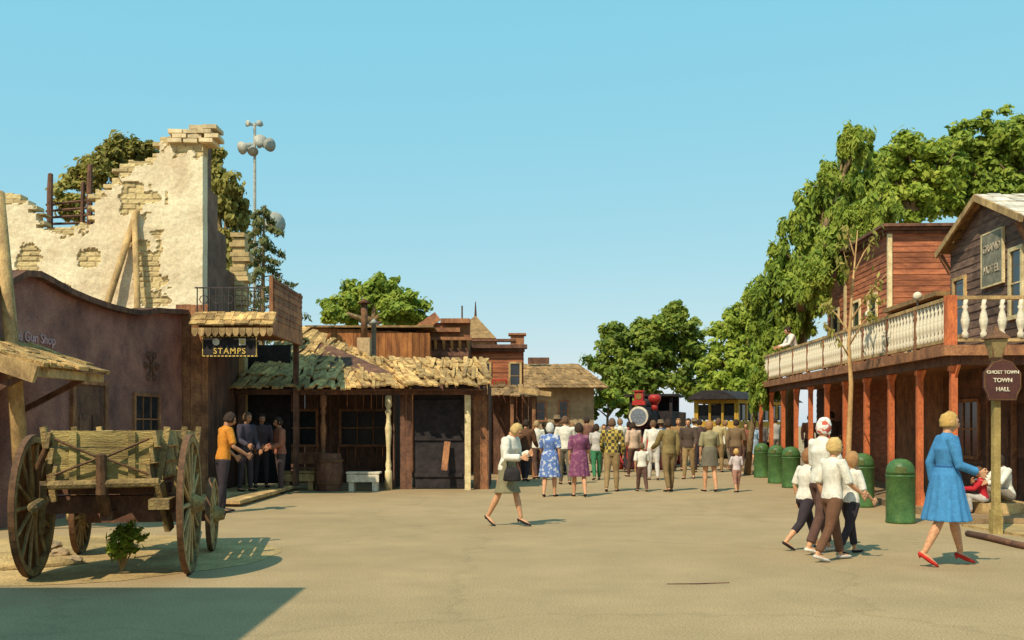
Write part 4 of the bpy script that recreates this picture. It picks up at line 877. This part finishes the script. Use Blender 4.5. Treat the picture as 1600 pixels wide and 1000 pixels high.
# ================================================================== TREES
tree('broadleaf_tree','olive tree showing behind the top of the adobe ruin',(at(185,500,29).x,29.5,0),lobes_px(29.5,[(185,235,40,24),(130,280,36,34),(200,275,40,34),(225,235,20,16),(110,320,26,26),(160,255,30,24)]),'leafolive',.22,size=.12,nc=22,nl=120,seed=2,cr=.5)
tree('broadleaf_tree','drooping olive tree right of the ruin behind the light pole',(at(340,500,30).x,31,0),lobes_px(31,[(335,265,24,30),(350,310,30,40),(356,380,30,44),(345,440,26,40),(372,330,14,24)]),'leafolive',.2,size=.12,nc=24,nl=130,seed=3,droop=.6,cr=.5)
t=thing('conifer','sparse conifer with drooping boughs beside the floodlight pole','tree',(at(410,500,27.6).x,27.6,0))
b=V(at(410,500,27.6).x,27.6,0); m=MB(); ztop=CH+(HZ-322)/F*27.6; m.tube([b,b+V(0,0,ztop*.6),V(b.x+.05,27.6,ztop)],[.12,.07,.02],8); cl=[]
for k in range(40):
    f=(k+.5)/40; z_=3.4+(ztop-3.4)*f; L_=1.5*(1-f)**.75+.12; a=k*2.4+U(-.3,.3); L_*=U(.6,1.2)
    p0=b+V(0,0,z_); p1=p0+V(math.cos(a)*L_*.5,math.sin(a)*L_*.5,.06); p2=p0+V(math.cos(a)*L_,math.sin(a)*L_,-.18-L_*.1)
    m.tube([p0,p1,p2],[.02,.014,.006],5)
    for q in(.35,.6,.85,1.0):
        p=p0.lerp(p2,q)+V(0,0,.04); cl.append((p,(.14*L_+.06,.14*L_+.06,.06),int(22)))
m.build('trunk',M['bark'],t); leafmesh('crown',cl,M['leafpine'],t,.065,.5,3.2,8)
tree('broadleaf_tree','rounded green tree behind the chimney and shake roof',(at(585,500,42).x,42,0),lobes_px(42,[(575,465,44,28),(545,485,38,26),(620,480,42,28),(640,497,28,18),(600,450,28,18),(520,492,20,12)]),'leafmid',.25,size=.16,nc=34,nl=190,seed=4,cr=.36)
tree('broadleaf_tree','dense dark green tree behind the locomotive at street end',(at(1015,600,58).x,58,0),lobes_px(58,[(1050,515,46,34),(980,540,48,36),(1025,560,55,40),(1080,555,38,40),(950,575,33,33),(1055,490,24,16),(960,525,26,16),(1000,600,60,30),(1090,600,40,30),(1015,525,34,26)]),'leafdark',.3,size=.2,nc=42,nl=180,seed=5,cr=.36)
tree('broadleaf_tree','lighter green tree between dark tree and drooping pepper tree',(at(1150,600,50).x,50,0),lobes_px(50,[(1145,520,36,38),(1170,500,28,32),(1130,570,34,40),(1170,570,34,50),(1140,610,40,24)]),'leafbright',.25,size=.16,nc=36,nl=170,seed=6)
tree('shrub','low bright shrub at street end left of the locomotive',(at(945,660,50).x,50,0),lobes_px(50,[(940,620,26,22),(965,630,24,20),(925,640,14,18),(985,640,18,18)]),'leafmid',.08,size=.14,nc=22,nl=130,seed=16,cat='shrub')
tree('pepper_tree','tall drooping pepper tree rising over the far end of the balcony',(RB(1.2,33.4).x,33.4,0.12),
   lobes_px(32.0,[(1335,228,24,34),(1345,280,40,46),(1300,300,44,42),(1370,330,32,42),(1270,340,44,44),(1245,400,42,48),(1290,375,42,42),(1222,455,42,42),(1262,455,36,44),(1190,462,24,32),(1240,505,32,34),(1200,520,28,36)])
   +lobes_px(28.6,[(1305,395,34,40),(1340,345,34,36),(1275,440,30,38),(1330,420,22,32)],.5),'leafmid',.30,size=.10,nc=44,nl=190,seed=7,droop=.8,aspect=2.8,hang=1.0,cr=.44)
tree('pepper_tree','drooping tree hanging low at the far end of the porch',(RB(-.5,31.5).x,31.5,.0),lobes_px(31.2,[(1195,565,20,34),(1185,600,18,36),(1208,590,16,30),(1218,535,24,30)]),'leafmid',.10,size=.09,nc=26,nl=130,seed=17,droop=.9,aspect=2.8,hang=1.3)
tree('eucalyptus','large tree filling the sky behind the gabled roof, right edge',(at(1560,500,46).x,46,0),lobes_px(46,[(1560,212,56,42),(1510,245,50,40),(1590,270,60,60),(1530,300,60,45),(1620,230,50,50),(1475,300,50,36),(1460,255,36,30)]),'leafmid',.4,size=.17,nc=46,nl=190,seed=9,cr=.36)
tree('eucalyptus','olive toned tree behind the false front block',(at(1420,500,44).x,44,0),lobes_px(44,[(1420,245,50,34),(1385,270,38,42),(1440,300,55,40),(1390,330,45,44),(1480,260,40,36)]),'leafbright',.35,size=.17,nc=38,nl=180,seed=10,cr=.36)
t0=gp(1328,792); t=thing('street_tree','slender pale-trunked street tree in front of the balcony','tree',t0)
m=MB(); Yt=t0.y; P_=lambda px,py:at(px,py,Yt)
m.tube([t0,P_(1326,700),P_(1330,600),P_(1326,540),P_(1332,450),P_(1340,360)],[.065,.055,.045,.035,.022,.010],8)
cl=[]
for a,b_ in (((1328,560),(1286,508)),((1327,540),(1364,480)),((1331,460),(1305,400)),((1333,430),(1370,370)),((1326,520),(1300,470)),((1335,400),(1322,350)),((1330,500),(1378,430))):
    p=P_(*a);q=P_(*b_)+V(0,U(-.5,.5),0); m.tube([p,p.lerp(q,.5)+V(0,0,.08),q],[.02,.013,.005],5)
    for k in range(4): cl.append((p.lerp(q,U(.4,1.1)),(.16,.16,.18),10))
m.build('trunk',M['palebark'],t,True); leafmesh('crown',cl,M['leafolive'],t,.055,.7,3.0,12)
# ================================================================== TRAIN
t=thing('steam_locomotive','black steam locomotive with white round nose plate and red fittings behind the crowd','locomotive',(4.44,35,0),R(-17))
I=Matrix.Rotation(R(-90),3,'X')
m=MB(); m.lathe((0,0,1.85),[(.001,0),(.38,0),(.40,.03),(.40,2.4),(.001,2.4)],24,I); m.build('boiler',M['black'],t,True,world=False)
m=MB(); m.lathe((0,-.06,1.88),[(.001,0),(.34,0),(.35,.05),(.001,.05)],24,I); m.build('nose_plate',M['white'],t,world=False)
m=MB(); m.lathe((0,-.075,1.88),[(.27,0),(.28,0),(.28,.014),(.27,.014),(.27,0)],24,I); 
for k in range(8): a=k*math.pi/4; m.obox(V(.16*math.cos(a),-.07,1.88+.16*math.sin(a)),(math.cos(a),0,math.sin(a)),(0,1,0),(-math.sin(a),0,math.cos(a)),.035,.006,.010)
m.build('plate_marks',cloth((.38,.42,.48)),t,world=False)
m=MB(); m.box(-.15,.15,.0,.3,2.42,2.75); m.box(-.19,.19,-.05,.35,2.75,2.79); m.box(-.22,.22,-.03,.3,2.28,2.42); m.build('headlight',M['red'],t,world=False)
m=MB(); m.lathe((0,-.02,2.58),[(.001,0),(.11,0),(.11,.03),(.001,.03)],16,I); m.build('headlight_lens',M['brass'],t,world=False)
m=MB(); m.lathe((.42,.9,2.10),[(.001,0),(.12,0),(.11,.22),(.001,.22)],16); m.lathe((.42,.9,2.31),[(.001,0),(.13,0),(.23,.18),(.23,.28),(.14,.36),(.001,.36)],18); m.build('chimney_stack',M['red'],t,True,world=False)
for y in(1.3,2.0): m=MB(); m.lathe((0,y,2.18),[(.001,0),(.16,0),(.18,.16),(.16,.26),(.1,.34),(.001,.36)],16); m.build('dome',M['black'],t,True,world=False)
m=MB(); m.box(-.75,.85,2.3,4.3,1.1,2.1)
for a in(-.75,.75):
    for y in(2.3,4.2): m.box(a,a+.1,y,y+.1,2.1,2.65)
m.box(-.64,.74,4.21,4.28,2.1,2.65); m.box(-.9,1.0,2.1,4.6,2.65,2.73); m.build('cab',M['black'],t,world=False)
m=MB(); m.box(-.75,.75,4.9,7.2,.9,2.1); m.build('tender',M['darkwood'],t,world=False)
m=MB(); m.box(-.8,.8,-.3,7.2,.8,1.1); m.box(-.95,.95,-.35,-.15,.75,1.15); m.build('running_board',M['red'],t,world=False)
m=MB(); 
for k in range(9): m.beam(V(-.8+k*.2,-.35,.9),V((-.8+k*.2)*.35,-1.2,.15),.05,.05)
m.build('cowcatcher',M['red'],t,world=False)
J=Matrix.Rotation(R(90),3,'Y')
for s in(-1,1):
    for y,r in((.4,.32),(1.4,.5),(2.6,.5),(3.8,.35),(5.4,.35),(6.7,.35)): m=MB(); m.lathe((s*.7-.06,y,r),[(.001,0),(r,0),(r,.12),(.001,.12)],20,J); m.build('wheel',M['red'],t,world=False)
t=thing('railway_coach','yellow railway coach with dark roof behind the locomotive','railway coach',(8.7,42.6,0),R(-33.5))
m=MB(); m.box(-1,1,0,8,.8,1.75)
for k in range(9): m.box(-1,-.93,k*.97,k*.97+.12,1.75,2.5); m.box(.93,1,k*.97,k*.97+.12,1.75,2.5)
for k in range(4): m.box(-.92+k*.58,-.82+k*.58,0,.08,1.75,2.5)
m.box(-1,1,-.01,8,2.5,2.66); m.build('body',M['yellow'],t,world=False)
m=MB(); m.loft([[V(x,y,z_) for x,z_ in ((-1.15,2.67),(-.8,2.9),(-.4,3.05),(.4,3.05),(.8,2.9),(1.15,2.67))] for y in(-.5,8.4)]); m.build('roof',M['black'],t,world=False)
m=MB(); m.box(-.85,.85,.1,7.8,1.8,2.45); m.build('window_band',M['glass'],t,world=False)
for y in(1,2,6,7): m=MB(); m.lathe((-.76,y,.4),[(.001,0),(.4,0),(.4,1.5),(.001,1.5)],16,J); m.build('wheelset',M['black'],t,world=False)
# ================================================================== PEOPLE
W=(.76,.71,.60); K=(.045,.033,.04); BR=(.16,.09,.05); OL=(.25,.18,.07); BLD=(.58,.36,.11); DK=(.05,.03,.02); GR=(.16,.14,.10); NV=(.05,.06,.12)
blue=cloth((.06,.24,.48))
person(V(4.86,11.2,0),-90,1.66,'woman in bright blue belted dress and red heels walking at the right',(blue,.93,'dress'),('skirt',blue,.31,.09),('short',BLD),vx=.011,legL=(18,5,1),legR=(-14,12,1),armL=(-20,12,30,3),armR=(10,8,60,10),lean=2,fem=True,shoe=(.55,.03,.02),heel=True,belt=(.03,.13,.32),near=True,hy=-4)
wool=cloth((.76,.71,.60))
r,Ac=person(V(-.08,15.6,0),-118,1.58,'woman in white cardigan and grey skirt looking down at her hands, street centre',(wool,.95,'jacket'),('skirt',cloth((.24,.21,.12)),.33),('short',(.56,.38,.15)),vx=.012,legL=(18,5,1),legR=(-16,12,1),armL=(8,12,100,28),armR=(10,14,80,22),lean=8,hp=-26,hy=6,fem=True,heel=True,near=True,ret=True,bulk=1.08)
c=Ac[1][1].lerp(Ac[1][2],.4)
t=thing('handbag','black handbag hanging from the arm of the white cardigan woman','handbag',c-V(0,0,.36))
m=MB(); m.loft([ell(c+V(0,0,z_),V(1,0,0),V(0,1,0),a,b_,16) for z_,a,b_ in((-.36,.12,.05),(-.34,.14,.06),(-.22,.12,.05),(-.15,.09,.025))]); m.build('bag',M['black'],t,True)
m=MB(); m.tube([c+V(-.08,0,-.16),c+V(-.06,0,-.04),c+V(0,0,.03),c+V(.06,0,-.04),c+V(.08,0,-.16)],.008,6); m.build('strap',M['black'],t,True)
wh=cloth(W); brn=cloth((.12,.06,.045)); blk=cloth(K)
person(gp(1312,872)+V(-.08,.45,0),-66,1.66,'woman in white blouse and red-white headscarf in the family group',(wh,.5,'shirt'),('pants',brn,.93),('scarf',(.72,.62,.56)),vx=.012,legL=(16,5,1),legR=(-14,12,1),armL=(10,10,40,5),armR=(16,12,60,12),fem=True,shoe=W,near=True,hy=12)
person(gp(1300,876),-70,1.40,'blond boy in white shirt and brown trousers, front of the family group',(wh,.5,'shirt'),('pants',cloth((.16,.075,.04)),.95),('short',(.60,.40,.15)),vx=.011,legL=(18,5,1),legR=(-16,14,1),armL=(-12,10,35,5),armR=(16,9,40,5),hs=1.15,shoe=(.6,.56,.5),near=True,bulk=1.06)
person(gp(1258,858),-68,1.29,'child in white top and black capri trousers at left of family group',(wh,.45,'shirt'),('pants',blk,.72),('bob',(.30,.14,.06)),vx=.011,legL=(26,6,1),legR=(-24,22,1),armL=(-15,12,30,5),armR=(12,9,40,5),lean=5,hs=1.18,near=True,fem=True,bulk=1.08)
person(gp(1332,868)+V(.02,.15,0),-66,1.22,'small child in white top at right of the family group',(wh,.5,'shirt'),('pants',blk,.9),('bob',(.42,.22,.09)),vx=.011,legL=(16,5,1),legR=(-16,14,1),armL=(5,9,40,5),armR=(10,12,40,5),hs=1.18,near=True,fem=True,bulk=1.08)
person(V(8.25,16.6,.12),100,1.5,'person in white top sitting low on the porch at right edge',(wh,.95,'shirt'),('pants',cloth((.3,.24,.18)),1.),('bob',DK),vx=.014,legL=(115,125,6),legR=(112,128,8),armL=(40,8,50,15),armR=(45,8,45,15),lean=14,fem=True)
person(V(7.8,16.5,.12),70,1.05,'small child in red sweater sitting on the porch beside the white top',(cloth((.5,.02,.03)),.95,'shirt'),('pants',cloth((.5,.45,.4)),1.),('short',(.15,.07,.03)),vx=.013,legL=(105,115,8),legR=(102,118,10),armL=(40,8,50,15),armR=(40,8,45,15),lean=8,hs=1.2)
m=MB(); m.box(7.7,8.6,16.35,17.3,.124,.29); tag(m.build('wooden_step',M['oldwood']),'low wooden step on the porch used as a seat','step')
person(V((348-800)/F*18.0,18.0,0),-55,1.80,'person in orange top and dark trousers standing beyond the wagon wheel',(cloth((.66,.25,.03)),.4,'shirt'),('pants',blk,1.),('short',(.05,.03,.02)),skin='skin2',legL=(4,2,2),legR=(-6,4,3),armL=(10,12,40,10),armR=(10,14,50,10),lean=6,hp=-12,vx=.013)
person(V((384-800)/F*22.0,22.0,.12),-120,1.72,'person in dark clothes just right of the orange top, in the shade',(cloth((.06,.05,.07)),1.,'jacket'),('pants',blk,1.),('short',BR),skin='skin2',legL=(3,2,3),legR=(-4,3,3),armL=(5,10,30,10),armR=(5,10,60,10))
person(V((408-800)/F*23.4,23.4,.12),-150,1.70,'dark clothed person in the shade, middle of the three by the arcade entrance',(cloth((.09,.055,.06)),1.,'jacket'),('pants',blk,1.),('short',DK),skin='skin2',legL=(3,2,3),legR=(-4,3,3),armL=(5,10,40,10),armR=(5,10,30,10))
person(V((438-800)/F*23.0,23.0,.0),120,1.74,'man in reddish brown jacket standing by the arcade entrance',(cloth((.34,.13,.08)),1.,'jacket'),('pants',cloth((.09,.06,.06)),1.),('short',DK),skin='skin2',legL=(3,2,3),legR=(-4,3,3),armL=(10,10,60,20),armR=(5,10,70,20))
rb=RB(.45,29.0); person(V(rb.x,rb.y,2.865),95,1.6,'person in white leaning at the far end of the balcony',(wh,.9,'shirt'),('pants',brn,1.),('short',DK),legL=(3,2,3),legR=(-4,3,3),armL=(30,10,40,10),armR=(30,10,40,10),lean=22,fem=True)
fl=cloth((.10,.17,.40),'floral',(.45,.48,.55)); pu=cloth((.17,.05,.11),'floral',(.26,.10,.15)); pl=cloth((.42,.30,.06),'plaid',(.06,.05,.03))
tan=cloth((.33,.22,.10)); olv=cloth(OL); gry=cloth(GR); nv=cloth(NV)
crowd=[
(859,776,1.60,'dress',fl,.45,('skirt',fl,.27,.03),('bouffant',(.62,.60,.54)),'woman in blue floral dress with white hair, crowd front left',dict(fem=True,bulk=1.12)),
(905,776,1.60,'dress',pu,.5,('skirt',pu,.28,.03),('bouffant',DK),'dark haired woman in purple dress, crowd front',dict(fem=True,bulk=1.1)),
(956,768,1.72,'shirt',pl,.95,('pants',tan,1.),('short',BR),'man in yellow and black checked shirt, back turned',{}),
(1003,768,1.12,'shirt',wh,.5,('pants',brn,1.),('short',BR),'child in white blouse and dark trousers in front of crowd',dict(hs=1.2)),
(1045,768,1.70,'jacket',olv,1.,('pants',cloth((.24,.16,.07)),1.),('short',DK),'man in olive brown suit walking away',{}),
(1109,768,1.66,'shirt',cloth((.30,.26,.14)),.5,('skirt',gry,.36),('bob',(.4,.2,.08)),'woman in olive top and short dark skirt, bare legs',dict(fem=True)),
(1151,769,.98,'shirt',cloth((.6,.5,.48)),.5,('pants',cloth((.4,.2,.15)),.7),('short',BLD),'toddler in pale top walking beside the woman in short skirt',dict(hs=1.25)),
(883,757,1.80,'shirt',wh,.5,('pants',gry,1.),('short',BR),'tall man in white shirt behind the floral dress woman',{}),
(1076,748,1.76,'jacket',cloth((.09,.06,.045)),1.,('pants',tan,1.),('short',DK),'man in dark jacket and tan trousers right of the olive suit',dict(face=160)),
(1150,744,1.74,'jacket',cloth((.20,.13,.07)),1.,('pants',brn,1.),('short',DK),'man in brown coat near the right of the crowd',{}),
(932,750,1.60,'shirt',cloth((.55,.5,.45)),.5,('pants',cloth((.05,.20,.09)),1.),('bob',DK),'person in pale top and green trousers left of checked shirt',dict(fem=True)),
(821,752,1.72,'jacket',cloth((.13,.06,.03)),1.,('pants',blk,1.),('short',DK),'man in dark brown jacket at the left end of crowd',{}),
(839,748,1.70,'shirt',wh,.5,('pants',brn,1.),('short',(.45,.3,.15)),'man in white shirt at the left end of crowd',{}),
(1021,750,1.70,'shirt',wh,.95,('pants',cloth((.6,.56,.5)),1.),('short',BR),'person all in white left of the olive suit',{}),
(1178,730,1.64,'shirt',cloth((.35,.45,.55)),.5,('skirt',cloth((.35,.42,.5)),.3),('short',BR),'woman in pale blue near the farthest litter bins',dict(fem=True)),
(990,745,1.66,'jacket',cloth((.6,.42,.3)),1.,('pants',brn,1.),('short',DK),'person in peach coat behind the child in white blouse',{}),
]
far=[(806,735,K,'short'),(872,742,(.10,.05,.03),'hat'),(895,740,W,'short'),(918,738,(.25,.12,.08),'short'),(944,738,(.05,.12,.08),'short'),(970,738,W,'short'),(982,728,(.3,.06,.05),'bob'),(1033,738,(.12,.16,.22),'hat'),(1060,735,(.35,.2,.08),'short'),(1094,738,(.10,.06,.05),'short'),(1122,738,(.5,.4,.2),'bob'),(1134,735,W,'short'),(1165,732,(.3,.1,.06),'short'),(1190,726,(.15,.12,.1),'bob'),(850,732,(.2,.15,.08),'short'),(1212,728,(.4,.35,.3),'short'),(1265,735,(.5,.15,.08),'short'),(1085,730,W,'hat'),
(829,722,(.4,.12,.08),'bob'),(865,724,W,'short'),(926,724,(.45,.38,.25),'short'),(952,721,(.12,.08,.10),'bob'),(1045,722,(.5,.5,.45),'short'),(1070,720,(.07,.05,.05),'short'),(1110,720,(.2,.25,.4),'short'),(1142,719,(.10,.07,.05),'bob'),(1172,718,W,'short'),(1300,748,(.10,.07,.06),'short')]
fl_lab=['black jacket at the far left end','dark brown coat and brimmed hat, left part','white shirt just right of the tall white-shirted man','brown jacket between purple dress and green trousers','dark green jacket just left of checked shirt','white shirt just right of checked shirt','dark red top left of the child in white','slate blue jacket and brimmed hat','tan jacket left of the dark jacketed man','dark brown jacket left of the short skirt woman','straw coloured top right of the short skirt woman','white shirt left of the brown coat','rust red jacket right of the brown coat','grey brown coat beside the bins','khaki jacket left of floral dress','pale grey top under the porch end','orange red top standing under the porch','white shirt and brimmed hat in front of the coach',
'brick red top between the two leftmost men','white top peeping behind the floral dress','sand coloured shirt behind green trousers','dark plum top behind the checked shirt','pale grey shirt behind the olive suit','near black jacket behind the tan jacket','blue top behind the short skirt woman','dark brown jacket behind the white shirt by the coat','white top at the far right of the street','dark jacket under the porch behind the family']
for i,(px,py,H,kind,tm,sl,bt,hr_,lab,kw) in enumerate(crowd):
    kw=dict(kw); fc=kw.pop('face',U(-25,25)); s=1 if i%2 else -1; q=U(6,16); kw.setdefault('bulk',U(1.0,1.12))
    person(gp(px,py),fc,H,lab,(tm,sl,kind),bt,hr_,vx=.014,legL=(s*q,5 if s>0 else 12,2),legR=(-s*q,12 if s>0 else 5,2),armL=(-s*12+U(-5,15),8,18+U(0,40),5),armR=(s*12+U(-5,15),8,18+U(0,40),5),hy=U(-35,35),group='people walking up the street',**kw)
for i,(px,py,c_,hr_) in enumerate(far):
    s=1 if i%2 else -1; z0=.12 if px>1205 else 0
    person(gp(px,py)+V(0,0,z0),U(-40,40) if i%4 else 170,U(1.56,1.84),'distant crowd member in '+fl_lab[i],(cloth(c_),.95 if i%3 else .5,'jacket' if c_!=W and c_[0]<.3 else 'shirt'),('pants',[brn,blk,tan,gry][i%4],1.),(hr_,[DK,BR,(.3,.16,.07)][i%3]),vx=.02,legL=(s*10,5,2),legR=(-s*10,10,2),armL=(U(-15,15),8,U(15,50),5),armR=(U(-15,15),8,U(15,50),5),bulk=U(1.0,1.14),group='people walking up the street')
m=MB(); m.tube([gp(1042,913)+V(0,0,.004),gp(1090,913)+V(0,0,.004),gp(1140,911)+V(0,0,.004)],[.004,.008,.004],5); tag(m.build('twig',M['darkwood']),'thin dark twig lying on the open road','twig')
# ================================================================== WORLD
w=bpy.data.worlds.new("World"); S.world=w; w.use_nodes=True; nt=w.node_tree; bg=nt.nodes['Background']
sk=nt.nodes.new('ShaderNodeTexSky'); sk.sky_type='NISHITA'; sk.sun_disc=False
d=V(.48,.72,-1.0).normalized(); sk.sun_elevation=math.asin(-d.z); sk.sun_rotation=math.atan2(-d.x,-d.y)%(2*math.pi); sk.air_density=1.0; sk.dust_density=.6; sk.ozone_density=1.0
mx=nt.nodes.new('ShaderNodeMix'); mx.data_type='RGBA'; mx.blend_type='MULTIPLY'; mx.inputs[0].default_value=1; mx.inputs[7].default_value=(.60,.24,.08,1)
ad=nt.nodes.new('ShaderNodeMix'); ad.data_type='RGBA'; ad.blend_type='ADD'; ad.inputs[0].default_value=1; ad.inputs[7].default_value=(.80,3.65,5.0,1)
nt.links.new(sk.outputs[0],mx.inputs[6]); nt.links.new(mx.outputs[2],ad.inputs[6]); nt.links.new(ad.outputs[2],bg.inputs['Color']); bg.inputs['Strength'].default_value=.15
sn=bpy.data.lights.new('sun','SUN'); sn.energy=5.0; sn.angle=R(.5); sn.color=(1,.88,.66); so=bpy.data.objects.new('sun',sn); C.objects.link(so); so.rotation_euler=d.to_track_quat('-Z','Y').to_euler(); so.location=(-10,-10,20)
S.view_settings.view_transform='Standard'; S.view_settings.look='None'; S.view_settings.exposure=0
cd=bpy.data.cameras.new('camera'); co=bpy.data.objects.new('camera',cd); C.objects.link(co); co.location=(0,0,CH); co.rotation_euler=(R(90),0,0); cd.lens=F/1600*36; cd.sensor_width=36; cd.shift_y=(HZ-500)/1600; cd.clip_end=3000; S.camera=co
